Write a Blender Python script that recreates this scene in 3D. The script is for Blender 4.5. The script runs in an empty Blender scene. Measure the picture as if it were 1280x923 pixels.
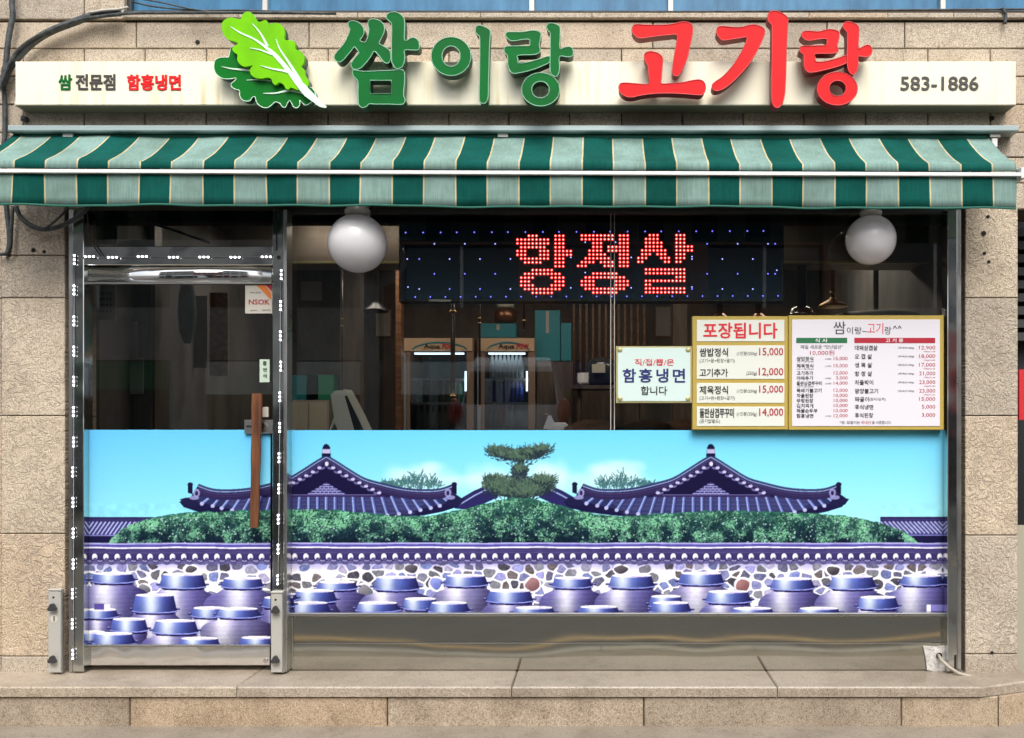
import bpy, bmesh, math, random
import numpy as np
from mathutils import Vector, Matrix

sc = bpy.context.scene
C = sc.collection
PI = math.pi
random.seed(7)
RNG = np.random.default_rng(5)

# ------------------------------------------------------------------ camera
CAM_D = 4.8      # metres from the shop front
CAM_H = 1.445
PPM = 240.0      # photo pixels per metre on the shop front
VX, VY = 750.0, 530.0
cam = bpy.data.cameras.new('camera')
cam.sensor_width = 36
cam.lens = 36 * CAM_D / (1280 / PPM)
cam.shift_x = (640 - VX) / 1280
cam.shift_y = (VY - 461.5) / 1280
cam.clip_start = .05
cam.clip_end = 500
camo = bpy.data.objects.new('camera', cam)
camo.location = (0, -CAM_D, CAM_H)
camo.rotation_euler = (PI / 2, 0, 0)
C.objects.link(camo)
sc.camera = camo

# ------------------------------------------------------------------ world, sun, exposure
SUN_EL, SUN_AZ = math.radians(50), math.radians(172)      # azimuth clockwise from +Y; the street side is -Y
w = bpy.data.worlds.new('World')
sc.world = w
w.use_nodes = True
nt = w.node_tree
nt.nodes.clear()
sky = nt.nodes.new('ShaderNodeTexSky')
sky.sky_type = 'NISHITA'
sky.sun_disc = False
sky.sun_elevation = SUN_EL
sky.sun_rotation = SUN_AZ
sky.dust_density = 4
sky.air_density = 1.0
sky.ozone_density = 1.0
hsv = nt.nodes.new('ShaderNodeHueSaturation')
hsv.inputs['Saturation'].default_value = .35
bg = nt.nodes.new('ShaderNodeBackground')
bg.inputs['Strength'].default_value = .15
out = nt.nodes.new('ShaderNodeOutputWorld')
nt.links.new(sky.outputs[0], hsv.inputs['Color'])
nt.links.new(hsv.outputs[0], bg.inputs['Color'])
nt.links.new(bg.outputs[0], out.inputs['Surface'])
sun = bpy.data.lights.new('sun', 'SUN')
sun.energy = .85
sun.angle = math.radians(35)
sun.color = (1, .95, .88)
suno = bpy.data.objects.new('sun', sun)
d = Vector((math.sin(SUN_AZ) * math.cos(SUN_EL), math.cos(SUN_AZ) * math.cos(SUN_EL), math.sin(SUN_EL)))
suno.rotation_euler = d.to_track_quat('Z', 'Y').to_euler()
suno.location = (0, -8, 12)
C.objects.link(suno)
sc.view_settings.view_transform = 'Standard'
sc.view_settings.look = 'None'
sc.view_settings.gamma = 1
sc.view_settings.use_curve_mapping = False
sc.view_settings.exposure = .95
sc.cycles.use_denoising = True
sc.cycles.max_bounces = 10
sc.cycles.transparent_max_bounces = 16
sc.cycles.caustics_reflective = False
sc.cycles.caustics_refractive = False

# ------------------------------------------------------------------ helpers
def s_at(Y):
    return PPM * CAM_D / (CAM_D + Y)

def P(px, py, Y=0.0):
    """point at depth Y that shows at photo pixel px, py"""
    s = s_at(Y)
    return Vector(((px - VX) / s, Y, CAM_H + (VY - py) / s))

def X_(px, Y=0.0): return (px - VX) / s_at(Y)
def Z_(py, Y=0.0): return CAM_H + (VY - py) / s_at(Y)

def lin(c):
    return tuple((x / 255 / 12.92) if x / 255 <= .04045 else ((x / 255 + .055) / 1.055) ** 2.4 for x in c)

class MB:
    def __init__(self):
        self.v, self.f, self.smooth = [], [], []
    def add(self, vs, fs, smooth=False):
        n = len(self.v)
        self.v += [tuple(a) for a in vs]
        self.f += [tuple(i + n for i in f) for f in fs]
        self.smooth += [smooth] * len(fs)
        return self
    def box(self, x0, x1, y0, y1, z0, z1):
        vs = [(x, y, z) for x in (x0, x1) for y in (y0, y1) for z in (z0, z1)]
        return self.add(vs, [(0, 1, 3, 2), (4, 6, 7, 5), (0, 4, 5, 1), (2, 3, 7, 6), (0, 2, 6, 4), (1, 5, 7, 3)])
    def bbox(self, x0, x1, y0, y1, z0, z1, b=.004):
        """box with chamfered front (-Y) edges"""
        b = min(b, (x1 - x0) * .4, (z1 - z0) * .4)
        vs = [(x0, y1, z0), (x1, y1, z0), (x1, y1, z1), (x0, y1, z1),
              (x0, y0 + b, z0), (x1, y0 + b, z0), (x1, y0 + b, z1), (x0, y0 + b, z1),
              (x0 + b, y0, z0 + b), (x1 - b, y0, z0 + b), (x1 - b, y0, z1 - b), (x0 + b, y0, z1 - b)]
        fs = [(3, 2, 1, 0)]
        for i in range(4):
            j = (i + 1) % 4
            fs += [(i, j, j + 4, i + 4), (i + 4, j + 4, j + 8, i + 8)]
        fs.append((8, 9, 10, 11))
        return self.add(vs, fs)
    def pbox(self, px0, py0, px1, py1, Y0, Y1, b=0):
        x0, x1 = X_(px0, Y0), X_(px1, Y0)
        z0, z1 = Z_(py1, Y0), Z_(py0, Y0)
        return self.bbox(x0, x1, Y0, Y1, z0, z1, b) if b else self.box(x0, x1, Y0, Y1, z0, z1)
    def tube(self, pts, r, n=8, cap=True):
        pts = [Vector(p) for p in pts]
        rs = r if isinstance(r, (list, tuple)) else [r] * len(pts)
        base = len(self.v)
        for i, p in enumerate(pts):
            t = (pts[min(i + 1, len(pts) - 1)] - pts[max(i - 1, 0)]).normalized()
            up = Vector((0, 0, 1)) if abs(t.z) < .9 else Vector((0, 1, 0))
            a = t.cross(up).normalized(); b = t.cross(a).normalized()
            for k in range(n):
                an = 2 * PI * k / n
                self.v.append(tuple(p + (a * math.cos(an) + b * math.sin(an)) * rs[i]))
        for i in range(len(pts) - 1):
            for k in range(n):
                k2 = (k + 1) % n
                self.f.append((base + i * n + k, base + i * n + k2, base + (i + 1) * n + k2, base + (i + 1) * n + k))
                self.smooth.append(True)
        if cap:
            self.f.append(tuple(base + k for k in range(n)))
            e = base + (len(pts) - 1) * n
            self.f.append(tuple(e + k for k in reversed(range(n))))
            self.smooth += [False, False]
        return self
    def lathe(self, prof, c=(0, 0, 0), n=16, axis='z'):
        base = len(self.v)
        for (r, h) in prof:
            for k in range(n):
                a = 2 * PI * k / n
                if axis == 'z': p = (c[0] + r * math.cos(a), c[1] + r * math.sin(a), c[2] + h)
                elif axis == 'y': p = (c[0] + r * math.cos(a), c[1] + h, c[2] + r * math.sin(a))
                else: p = (c[0] + h, c[1] + r * math.cos(a), c[2] + r * math.sin(a))
                self.v.append(p)
        for i in range(len(prof) - 1):
            for k in range(n):
                k2 = (k + 1) % n
                self.f.append((base + i * n + k, base + i * n + k2, base + (i + 1) * n + k2, base + (i + 1) * n + k))
                self.smooth.append(True)
        self.f.append(tuple(base + k for k in range(n)))
        e = base + (len(prof) - 1) * n
        self.f.append(tuple(e + k for k in range(n)))
        self.smooth += [False, False]
        return self
    def sphere(self, c, r, n=24, m=14, squash=1):
        prof = [(max(1e-4, r * math.sin(PI * i / m)), -r * squash * math.cos(PI * i / m)) for i in range(m + 1)]
        return self.lathe(prof, c, n)
    def mesh(self, me, M):
        vs = [M @ v.co for v in me.vertices]
        return self.add(vs, [tuple(p.vertices) for p in me.polygons])
    def build(self, name, mat, parent=None, fix=True):
        me = bpy.data.meshes.new(name)
        off = parent_world(parent) if parent else Vector((0, 0, 0))
        me.from_pydata([(a - off.x, b - off.y, c - off.z) for a, b, c in self.v], [], self.f)
        me.materials.append(mat)
        if any(self.smooth): me.polygons.foreach_set('use_smooth', self.smooth)
        if fix and len(self.f) < 60000:
            bm = bmesh.new(); bm.from_mesh(me)
            bmesh.ops.recalc_face_normals(bm, faces=bm.faces)
            bm.to_mesh(me); bm.free()
        me.update()
        o = bpy.data.objects.new(name, me)
        C.objects.link(o)
        if parent: o.parent = parent
        return o

def parent_world(o):
    v = Vector((0, 0, 0))
    while o:
        v += o.location
        o = o.parent
    return v

def tag(o, label=None, cat=None, group=None, kind=None):
    if label: o['label'] = label
    if cat: o['category'] = cat
    if group: o['group'] = group
    if kind: o['kind'] = kind
    return o

def thing(name, loc, label, cat, group=None):
    o = bpy.data.objects.new(name, None)
    o.location = loc
    o.empty_display_size = .1
    C.objects.link(o)
    return tag(o, label, cat, group)

def copy_tree(o, parent=None):
    c = o.copy(); C.objects.link(c)
    if parent: c.parent = parent
    for ch in list(o.children): copy_tree(ch, c)
    return c

_glyphs = {}
def text_data(s, bold=0, extrude=.06, res=3, space=1.0):
    key = (s, bold, extrude, res, space)
    if key not in _glyphs:
        cu = bpy.data.curves.new('t', 'FONT')
        cu.body = s; cu.offset = bold; cu.extrude = extrude; cu.resolution_u = res; cu.space_character = space
        o = bpy.data.objects.new('t', cu)
        me = bpy.data.meshes.new_from_object(o)
        co = np.array([v.co for v in me.vertices])
        fs = [tuple(p.vertices) for p in me.polygons]
        bpy.data.objects.remove(o); bpy.data.curves.remove(cu); bpy.data.meshes.remove(me)
        _glyphs[key] = (co, fs)
    return _glyphs[key]

def put_text(mb, s, box, Y, bold=0.0, th=.0015, res=2, space=1.0, shear=0):
    """letters of s fitted to the photo box (x0, y0, x1, y1) on the plane Y, th thick towards the street"""
    co, fs = text_data(s, 0, .06, res, space)
    lo, hi = co.min(0), co.max(0)
    x0, x1 = X_(box[0], Y), X_(box[2], Y)
    z0, z1 = Z_(box[3], Y), Z_(box[1], Y)
    e = bold * (hi[1] - lo[1]) * (z1 - z0)
    x0 += e; x1 -= e; z0 += e; z1 -= e
    q = e * .72
    for i, (dx, dz) in enumerate(((0, 0), (e, 0), (-e, 0), (0, e), (0, -e), (q, q), (-q, q), (q, -q), (-q, -q)) if bold else ((0, 0),)):
        vs = []
        for a, b, c in co:
            u = (a - lo[0]) / (hi[0] - lo[0]); v = (b - lo[1]) / (hi[1] - lo[1]); t = (c - lo[2]) / (hi[2] - lo[2])
            vs.append((x0 + u * (x1 - x0) + shear * v + dx, Y - t * (th + i * .00008) - i * .00002, z0 + v * (z1 - z0) + dz))
        mb.add(vs, fs)

def crom(pts, k=4, closed=True):
    """Catmull-Rom through the points"""
    n = len(pts); out = []
    P_ = [np.array(p, float) for p in pts]
    rng = range(n) if closed else range(n - 1)
    for i in rng:
        if closed: a, b, c, d_ = P_[i - 1], P_[i], P_[(i + 1) % n], P_[(i + 2) % n]
        else: a, b, c, d_ = P_[max(i - 1, 0)], P_[i], P_[i + 1], P_[min(i + 2, n - 1)]
        for j in range(k):
            t = j / k
            out.append(.5 * (2 * b + (c - a) * t + (2 * a - 5 * b + 4 * c - d_) * t * t + (3 * b - a - 3 * c + d_) * t ** 3))
    if not closed: out.append(P_[-1])
    return [(float(p[0]), float(p[1])) for p in out]

def plate(outline, holes, y0, y1):
    """filled outline in (x, z) between the depths y0 (front) and y1"""
    cu = bpy.data.curves.new('p', 'CURVE'); cu.dimensions = '2D'; cu.fill_mode = 'BOTH'
    cu.extrude = (y1 - y0) / 2
    for poly in [outline] + holes:
        sp = cu.splines.new('POLY'); sp.points.add(len(poly) - 1)
        for p, q in zip(sp.points, poly): p.co = (q[0], q[1], 0, 1)
        sp.use_cyclic_u = True
    o = bpy.data.objects.new('p', cu)
    me = bpy.data.meshes.new_from_object(o)
    ym = (y0 + y1) / 2
    vs = [(v.co.x, ym - v.co.z, v.co.y) for v in me.vertices]
    fs = [tuple(p.vertices) for p in me.polygons]
    bpy.data.objects.remove(o); bpy.data.curves.remove(cu); bpy.data.meshes.remove(me)
    return vs, fs

# ------------------------------------------------------------------ materials
def mat(name, color=(.5, .5, .5), rough=.6, metal=0, **k):
    m = bpy.data.materials.new(name); m.use_nodes = True
    b = m.node_tree.nodes['Principled BSDF']
    b.inputs['Base Color'].default_value = (*color, 1)
    b.inputs['Roughness'].default_value = rough
    b.inputs['Metallic'].default_value = metal
    for q, v in k.items(): b.inputs[q.replace('_', ' ')].default_value = v
    return m

def N(m, t, **k):
    n = m.node_tree.nodes.new(t)
    for a, v in k.items():
        if a in n.inputs: n.inputs[a].default_value = v
        else: setattr(n, a, v)
    return n
def L(m, a, b): m.node_tree.links.new(a, b)
def bsdf(m): return m.node_tree.nodes['Principled BSDF']

def ramp(m, fac, stops, interp='LINEAR'):
    r = N(m, 'ShaderNodeValToRGB')
    r.color_ramp.interpolation = interp
    e = r.color_ramp.elements
    while len(e) < len(stops): e.new(.5)
    for el, (p, c) in zip(e, stops):
        el.position = p; el.color = (*c, 1) if len(c) == 3 else c
    L(m, fac, r.inputs[0])
    return r.outputs[0]

def mix(m, a, b, fac, mode='MIX'):
    n = N(m, 'ShaderNodeMix', data_type='RGBA', blend_type=mode)
    for sock, v in ((n.inputs[0], fac), (n.inputs[6], a), (n.inputs[7], b)):
        if isinstance(v, (int, float)): sock.default_value = v
        elif isinstance(v, tuple): sock.default_value = (*v, 1)
        else: L(m, v, sock)
    return n.outputs[2]

def noise(m, vec, scale, detail=3, rough=.55, dist=0):
    n = N(m, 'ShaderNodeTexNoise')
    n.inputs['Scale'].default_value = scale; n.inputs['Detail'].default_value = detail
    n.inputs['Roughness'].default_value = rough; n.inputs['Distortion'].default_value = dist
    if vec: L(m, vec, n.inputs['Vector'])
    return n.outputs[0]

def bump(m, h, strength, dist=.01, normal=None):
    n = N(m, 'ShaderNodeBump')
    n.inputs['Strength'].default_value = strength; n.inputs['Distance'].default_value = dist
    L(m, h, n.inputs['Height'])
    if normal: L(m, normal, n.inputs['Normal'])
    return n.outputs[0]

def geo_pos(m): return N(m, 'ShaderNodeNewGeometry').outputs['Position']

def stone_mat(name, base, dark, light, relief=0, wear=.5, rough=.75, grain=175):
    m = mat(name, base, rough)
    pos = geo_pos(m)
    g1 = noise(m, pos, grain, 1.5, .75)
    g2 = noise(m, pos, grain * .4, 2, .6)
    big = noise(m, pos, 3.2, 5, .65)
    oi = N(m, 'ShaderNodeObjectInfo')
    c = mix(m, base, dark, ramp(m, g1, [(.36, (.8, .8, .8)), (.46, (0, 0, 0))]))
    c = mix(m, c, light, ramp(m, g1, [(.54, (0, 0, 0)), (.68, (.8, .8, .8))]))
    c = mix(m, c, dark, mix(m, (0, 0, 0), (.55, .55, .55), ramp(m, g2, [(.33, (1, 1, 1)), (.43, (0, 0, 0))])))
    tone = ramp(m, oi.outputs['Random'], [(0, (.76, .75, .73)), (.35, (.95, .94, .91)), (.7, (1, .96, .88)), (1, (1.0, .91, .80))])
    c = mix(m, c, tone, 1.0, 'MULTIPLY')
    st = ramp(m, big, [(.36, (.55, .52, .48)), (.56, (1, 1, 1))])
    c = mix(m, c, st, wear, 'MULTIPLY')
    md = noise(m, pos, 14, 5, .7, .4)
    c = mix(m, c, ramp(m, md, [(.28, (.62, .58, .52)), (.44, (1, 1, 1))]), .7, 'MULTIPLY')
    h = g1
    if relief:
        # shallow carved scrollwork, worn
        mp = N(m, 'ShaderNodeMapping'); L(m, pos, mp.inputs[0]); mp.inputs['Scale'].default_value = (1, 0, 1)
        wn = noise(m, mp.outputs[0], 16, 2, .5, 1.6)
        lines = ramp(m, wn, [(.42, (1, 1, 1)), (.47, (.1, .1, .1)), (.53, (.1, .1, .1)), (.58, (1, 1, 1))])
        msk = ramp(m, noise(m, pos, 3, 3), [(.42, (0, 0, 0)), (.62, (1, 1, 1))])
        c = mix(m, c, tuple(.42 * x for x in base), mix(m, (0, 0, 0), mix(m, (.5, .5, .5), (0, 0, 0), lines), msk))
        n1 = bump(m, lines, relief, .006)
        L(m, bump(m, h, .25, .004, n1), bsdf(m).inputs['Normal'])
    else:
        L(m, bump(m, h, .25, .004), bsdf(m).inputs['Normal'])
    L(m, c, bsdf(m).inputs['Base Color'])
    return m

M = {}
M['granite'] = stone_mat('granite', (.49, .42, .34), (.19, .15, .115), (.74, .67, .56))
M['granite_carved'] = stone_mat('granite_carved', (.55, .475, .385), (.26, .21, .165), (.76, .70, .57), relief=.55, wear=.35)
M['granite_step'] = stone_mat('granite_step', (.42, .345, .265), (.17, .13, .10), (.64, .56, .45), wear=.55, rough=.55)
M['granite_tread'] = stone_mat('granite_tread', (.43, .365, .295), (.20, .165, .13), (.62, .55, .46), wear=.6, rough=.38)
M['sidewalk'] = stone_mat('sidewalk', (.27, .25, .22), (.16, .145, .125), (.36, .34, .30), wear=.5, rough=.9, grain=180)
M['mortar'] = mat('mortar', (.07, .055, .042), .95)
M['asphalt'] = stone_mat('asphalt', (.07, .07, .07), (.03, .03, .03), (.13, .13, .13), wear=.5, rough=.85, grain=120)
M['yellow_paint'] = mat('yellow_paint', (.42, .27, .09), .6)
M['white_paint'] = mat('white_paint', (.75, .75, .72), .5)
M['kerb'] = stone_mat('kerb', (.36, .34, .31), (.2, .19, .17), (.5, .48, .44), wear=.4)

def steel(name, base=(.56, .57, .56), rough=.1, wav=.35, sc_=(2.2, 2.2, 2.2)):
    m = mat(name, base, rough, 1)
    pos = geo_pos(m)
    mp = N(m, 'ShaderNodeMapping'); L(m, pos, mp.inputs[0]); mp.inputs['Scale'].default_value = sc_
    n = noise(m, mp.outputs[0], 1.6, 1, .4, .3)
    L(m, bump(m, n, wav, .05), bsdf(m).inputs['Normal'])
    L(m, ramp(m, noise(m, pos, 5, 4, .6), [(.3, (rough * .9,) * 3), (.75, (rough * 1.3,) * 3)]), bsdf(m).inputs['Roughness'])
    return m
M['steel'] = steel('stainless_steel', (.60, .62, .60), .13, .3)
M['steel_panel'] = steel('stainless_panel', (.48, .47, .41), .06, .42, (.75, 1, .5))
M['steel_closer'] = steel('polished_rail', (.85, .85, .85), .08, .5, (2.2, 1, .6))
M['steel_satin'] = steel('satin_steel', (.60, .60, .58), .28, .1)
M['chrome'] = mat('chrome', (.62, .62, .62), .2, 1)
M['alu'] = mat('grey_aluminium', (.50, .49, .45), .45, .3)
M['dark_rubber'] = mat('dark_rubber', (.03, .03, .032), .6)
M['dark_frame'] = mat('dark_frame', (.045, .05, .05), .4)
M['white_board'] = mat('cream_sign_face', (.84, .80, .62), .35)
M['sign_under'] = mat('sign_edge', (.16, .15, .10), .6)
def letter_mat(name, c):
    # face with faded and dusty patches
    m = mat(name, c, .5, Specular_IOR_Level=.12)
    n = noise(m, geo_pos(m), 6, 4, .6)
    L(m, mix(m, tuple(x * .78 + .003 for x in c), c, ramp(m, n, [(.35, (0, 0, 0)), (.6, (1, 1, 1))])), bsdf(m).inputs['Base Color'])
    return m
def _streak():
    m = M['white_board']; pos = geo_pos(m)
    mp = N(m, 'ShaderNodeMapping'); L(m, pos, mp.inputs[0]); mp.inputs['Scale'].default_value = (24, 1, 1.2)
    a = ramp(m, noise(m, mp.outputs[0], 1, 4, .6), [(.50, (1, 1, 1)), (.72, (.78, .70, .54))])
    b = ramp(m, noise(m, pos, 2.5, 4, .6), [(.42, (0, 0, 0)), (.60, (1, 1, 1))])
    L(m, mix(m, (.84, .80, .62), mix(m, (.84, .80, .62), a, 1.0, 'MULTIPLY'), b), bsdf(m).inputs['Base Color'])
_streak()
M['green'] = letter_mat('green_acrylic', (.0005, .135, .022))
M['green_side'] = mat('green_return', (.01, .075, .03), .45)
M['green_trim'] = mat('pale_green_trim', (.22, .46, .30), .4)
M['red'] = letter_mat('red_acrylic', (.78, .018, .022))
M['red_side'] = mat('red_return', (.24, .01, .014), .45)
M['red_trim'] = mat('red_trim', (.62, .05, .05), .4)
M['leaf_light'] = letter_mat('lime_acrylic', (.17, .55, .0))
M['leaf_dark'] = letter_mat('leaf_green_acrylic', (.0, .15, .012))
M['leaf_vein'] = mat('pale_vein', (.66, .86, .70), .4)
M['black_print'] = mat('black_print', (.025, .022, .02), .5)
M['grey_print'] = mat('dark_grey_print', (.045, .04, .035), .5)
M['red_print'] = mat('red_print', (.62, .015, .03), .5)
M['darkred_print'] = mat('crimson_print', (.40, .01, .03), .5)
M['navy_print'] = mat('navy_print', (.012, .02, .14), .5)
M['green_print'] = mat('green_print', (.01, .14, .05), .5)
M['white_print'] = mat('white_print', (.85, .85, .85), .5)
M['board_white'] = mat('board_white', (.72, .70, .75), .3)
M['board_cream'] = mat('board_cream', (.70, .73, .66), .3)
M['gold'] = mat('gold_board', (.45, .33, .07), .4)
M['sign_mint'] = mat('pale_mint_board', (.60, .74, .70), .3)
M['gold_pale'] = mat('pale_gold_edge', (.50, .46, .22), .35, .3)
M['awning_housing'] = mat('awning_housing', (.32, .40, .40), .4, .2)
M['bar_white'] = mat('white_bar', (.74, .74, .72), .35)

def fabric_mat(name, stripes=True):
    m = mat(name, (.3, .5, .42), .9, Specular_IOR_Level=.12)
    pos = geo_pos(m)
    sep = N(m, 'ShaderNodeSeparateXYZ'); L(m, pos, sep.inputs[0])
    a = N(m, 'ShaderNodeMath', operation='ADD'); L(m, sep.outputs[0], a.inputs[0]); a.inputs[1].default_value = 2.673 + .3039 * 10
    dv = N(m, 'ShaderNodeMath', operation='DIVIDE'); L(m, a.outputs[0], dv.inputs[0]); dv.inputs[1].default_value = .3039
    fr = N(m, 'ShaderNodeMath', operation='FRACT'); L(m, dv.outputs[0], fr.inputs[0])
    lt, dk, ed = (.215, .335, .305), (.003, .082, .068), (.58, .50, .30)
    stripes = ramp(m, fr.outputs[0], [(0, ed), (.022, lt), (.50, ed), (.522, dk)], 'CONSTANT')
    mp = N(m, 'ShaderNodeMapping'); L(m, pos, mp.inputs[0]); mp.inputs['Scale'].default_value = (150, 30, 8)
    wv = noise(m, mp.outputs[0], 1, 3, .6)
    dirt = noise(m, pos, 5, 5, .65)
    c = mix(m, stripes, ramp(m, wv, [(.3, (.72, .74, .74)), (.7, (1.08, 1.06, 1.04))]), .8, 'MULTIPLY')
    c = mix(m, c, ramp(m, dirt, [(.35, (.66, .65, .60)), (.6, (1, 1, 1))]), .8, 'MULTIPLY')
    L(m, c, bsdf(m).inputs['Base Color'])
    L(m, bump(m, wv, .12, .002), bsdf(m).inputs['Normal'])
    return m
M['fabric'] = fabric_mat('striped_awning_cloth')
M['green_tape'] = mat('green_hem', (.01, .10, .07), .8)

def glass_mat(name, tint=(.94, .955, .955), rough=.0):
    m = bpy.data.materials.new(name); m.use_nodes = True
    t = m.node_tree; t.nodes.clear()
    o = t.nodes.new('ShaderNodeOutputMaterial'); tr = t.nodes.new('ShaderNodeBsdfTransparent')
    gl = t.nodes.new('ShaderNodeBsdfGlossy'); fr = t.nodes.new('ShaderNodeFresnel'); mx = t.nodes.new('ShaderNodeMixShader')
    tr.inputs[0].default_value = (*tint, 1); gl.inputs['Roughness'].default_value = rough
    fr.inputs[0].default_value = 1.62
    t.links.new(fr.outputs[0], mx.inputs[0]); t.links.new(tr.outputs[0], mx.inputs[1]); t.links.new(gl.outputs[0], mx.inputs[2])
    t.links.new(mx.outputs[0], o.inputs[0])
    return m
M['glass'] = glass_mat('window_glass')
M['cooler_glass'] = glass_mat('cooler_glass', (.95, .97, .97))
M['upper_glass'] = mat('blue_tinted_glass', (.02, .13, .26), .25)
bsdf(M['upper_glass']).inputs['Specular IOR Level'].default_value = .4
def streaky(m, scale, c0, c1):
    pos = geo_pos(m); mp = N(m, 'ShaderNodeMapping'); L(m, pos, mp.inputs[0]); mp.inputs['Scale'].default_value = scale
    n = noise(m, mp.outputs[0], 1, 4, .6)
    L(m, ramp(m, n, [(.35, c0), (.65, c1)]), bsdf(m).inputs['Base Color'])
streaky(M['upper_glass'], (9, 1, 2), (.02, .11, .22), (.05, .20, .36))

def emis(name, c, s):
    m = mat(name, (.02, .02, .02), .4)
    bsdf(m).inputs['Emission Color'].default_value = (*c, 1)
    bsdf(m).inputs['Emission Strength'].default_value = s
    return m
M['led_white'] = emis('white_led', (.95, .95, 1), 4.5)
M['led_red'] = emis('red_led', (1, .02, .02), 1.1)
M['led_core'] = emis('red_led_core', (1, .45, .38), 2.2)
M['led_blue'] = emis('blue_led', (.16, .16, 1), 1.8)
M['led_blue_pale'] = emis('pale_blue_led', (.36, .4, 1), 1.5)
M['warm_tube'] = emis('warm_tube', (1, .88, .74), 6)
M['cool_tube'] = emis('cool_tube', (.70, .88, 1), 1.6)
M['led_panel'] = mat('led_panel_face', (.005, .038, .062), .75)
M['black'] = mat('black_plastic', (.012, .013, .015), .5)
M['module'] = mat('led_module_white', (.35, .35, .37), .4)
def wood(name, a, b, sc_=(40, 40, 3), rough=.4):
    m = mat(name, a, rough); streaky(m, sc_, a, b); return m
M['handle_wood'] = wood('handle_wood', (.07, .026, .012), (.20, .075, .03))
M['chair_wood'] = wood('chair_wood', (.10, .045, .02), (.24, .11, .05), (8, 8, 30))
M['dark_wood'] = wood('dark_wood', (.05, .036, .028), (.115, .085, .06), (14, 14, 2))
M['bulkhead'] = wood('brown_bulkhead', (.20, .16, .125), (.27, .22, .175), (2, 2, 6), .6)
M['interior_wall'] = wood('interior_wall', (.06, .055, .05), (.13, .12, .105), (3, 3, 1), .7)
M['interior_floor'] = mat('interior_floor', (.06, .045, .035), .4)
M['globe'] = mat('opal_globe', (.64, .63, .64), .18, 0, Subsurface_Weight=.8, Subsurface_Scale=.2, Subsurface_Radius=(1, 1, 1))
M['cream_plastic'] = mat('cream_plastic', (.62, .62, .52), .4)
M['screen'] = mat('pos_screen', (.03, .035, .035), .2)
M['teal_box'] = mat('teal_carton', (.01, .20, .25), .5)
M['cooler_body'] = mat('cooler_body', (.26, .17, .12), .4)
M['cooler_in'] = mat('cooler_inside', (.08, .26, .30), .6)
M['cooler_head'] = mat('cooler_header', (.62, .42, .26), .5)
M['shelf'] = mat('wire_shelf', (.5, .55, .6), .3, .6)
M['bottle_green'] = mat('green_bottle', (.03, .26, .14), .15)
M['bottle_blue'] = mat('blue_bottle', (.10, .18, .85), .15)
M['bottle_white'] = mat('bottle_label', (.6, .68, .72), .4)
M['brass'] = mat('brass_ring', (.40, .26, .11), .45, 1)
M['copper'] = mat('copper_hood', (.22, .10, .055), .3, .8)
M['pipe_dark'] = mat('dark_pipe', (.05, .05, .05), .35, .8)
M['paper'] = mat('notice_paper', (.5, .47, .38), .7)
M['paper_grey'] = mat('grey_paper', (.36, .34, .31), .7)
M['orange_poster'] = wood('orange_poster', (.30, .12, .05), (.55, .28, .15), (20, 1, 30), .6)
M['cable'] = mat('cable_sheath', (.035, .042, .045), .6)
streaky(M['cable'], (30, 30, 30), (.02, .025, .028), (.07, .08, .08))
M['cable_white'] = mat('pale_cable', (.5, .48, .42), .5)
M['conduit'] = mat('grey_conduit', (.38, .34, .27), .5)
M['plaster'] = mat('white_plaster', (.66, .64, .60), .9)
n_ = noise(M['plaster'], geo_pos(M['plaster']), 60, 5, .7)
L(M['plaster'], bump(M['plaster'], n_, .9, .01), bsdf(M['plaster']).inputs['Normal'])
L(M['plaster'], ramp(M['plaster'], n_, [(.3, (.35, .33, .3)), (.6, (.72, .70, .67))]), bsdf(M['plaster']).inputs['Base Color'])
M['sticker_white'] = mat('sticker_white', (.62, .58, .50), .4)
M['sticker_orange'] = mat('sticker_orange', (.75, .20, .03), .4)
M['sticker_mint'] = mat('sticker_mint', (.50, .62, .50), .4)
M['hole'] = mat('drill_hole', (.01, .008, .006), .9)
M['car_white'] = mat('white_car_paint', (.82, .82, .80), .2, 0, Coat_Weight=.5)
M['car_black'] = mat('black_car_paint', (.008, .009, .012), .15, 0, Coat_Weight=1.0)
M['car_glass'] = mat('dark_car_glass', (.01, .015, .02), .05)
M['tyre'] = mat('tyre_rubber', (.02, .02, .02), .8)
M['rim'] = mat('wheel_rim', (.4, .4, .42), .25, .9)
M['tail_light'] = mat('tail_light_red', (.40, .004, .006), .15)
M['concrete'] = stone_mat('far_concrete', (.46, .45, .43), (.3, .29, .28), (.55, .54, .52), wear=.5, grain=60)
M['brick_red'] = stone_mat('far_brick', (.22, .10, .065), (.14, .06, .04), (.30, .15, .10), wear=.4, grain=60)
M['red_sign'] = mat('red_banner', (.55, .012, .02), .6)
M['dark_louver'] = mat('dark_louver', (.05, .05, .048), .5)
M['mint_wall'] = mat('cream_wall', (.36, .34, .26), .7)

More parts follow.
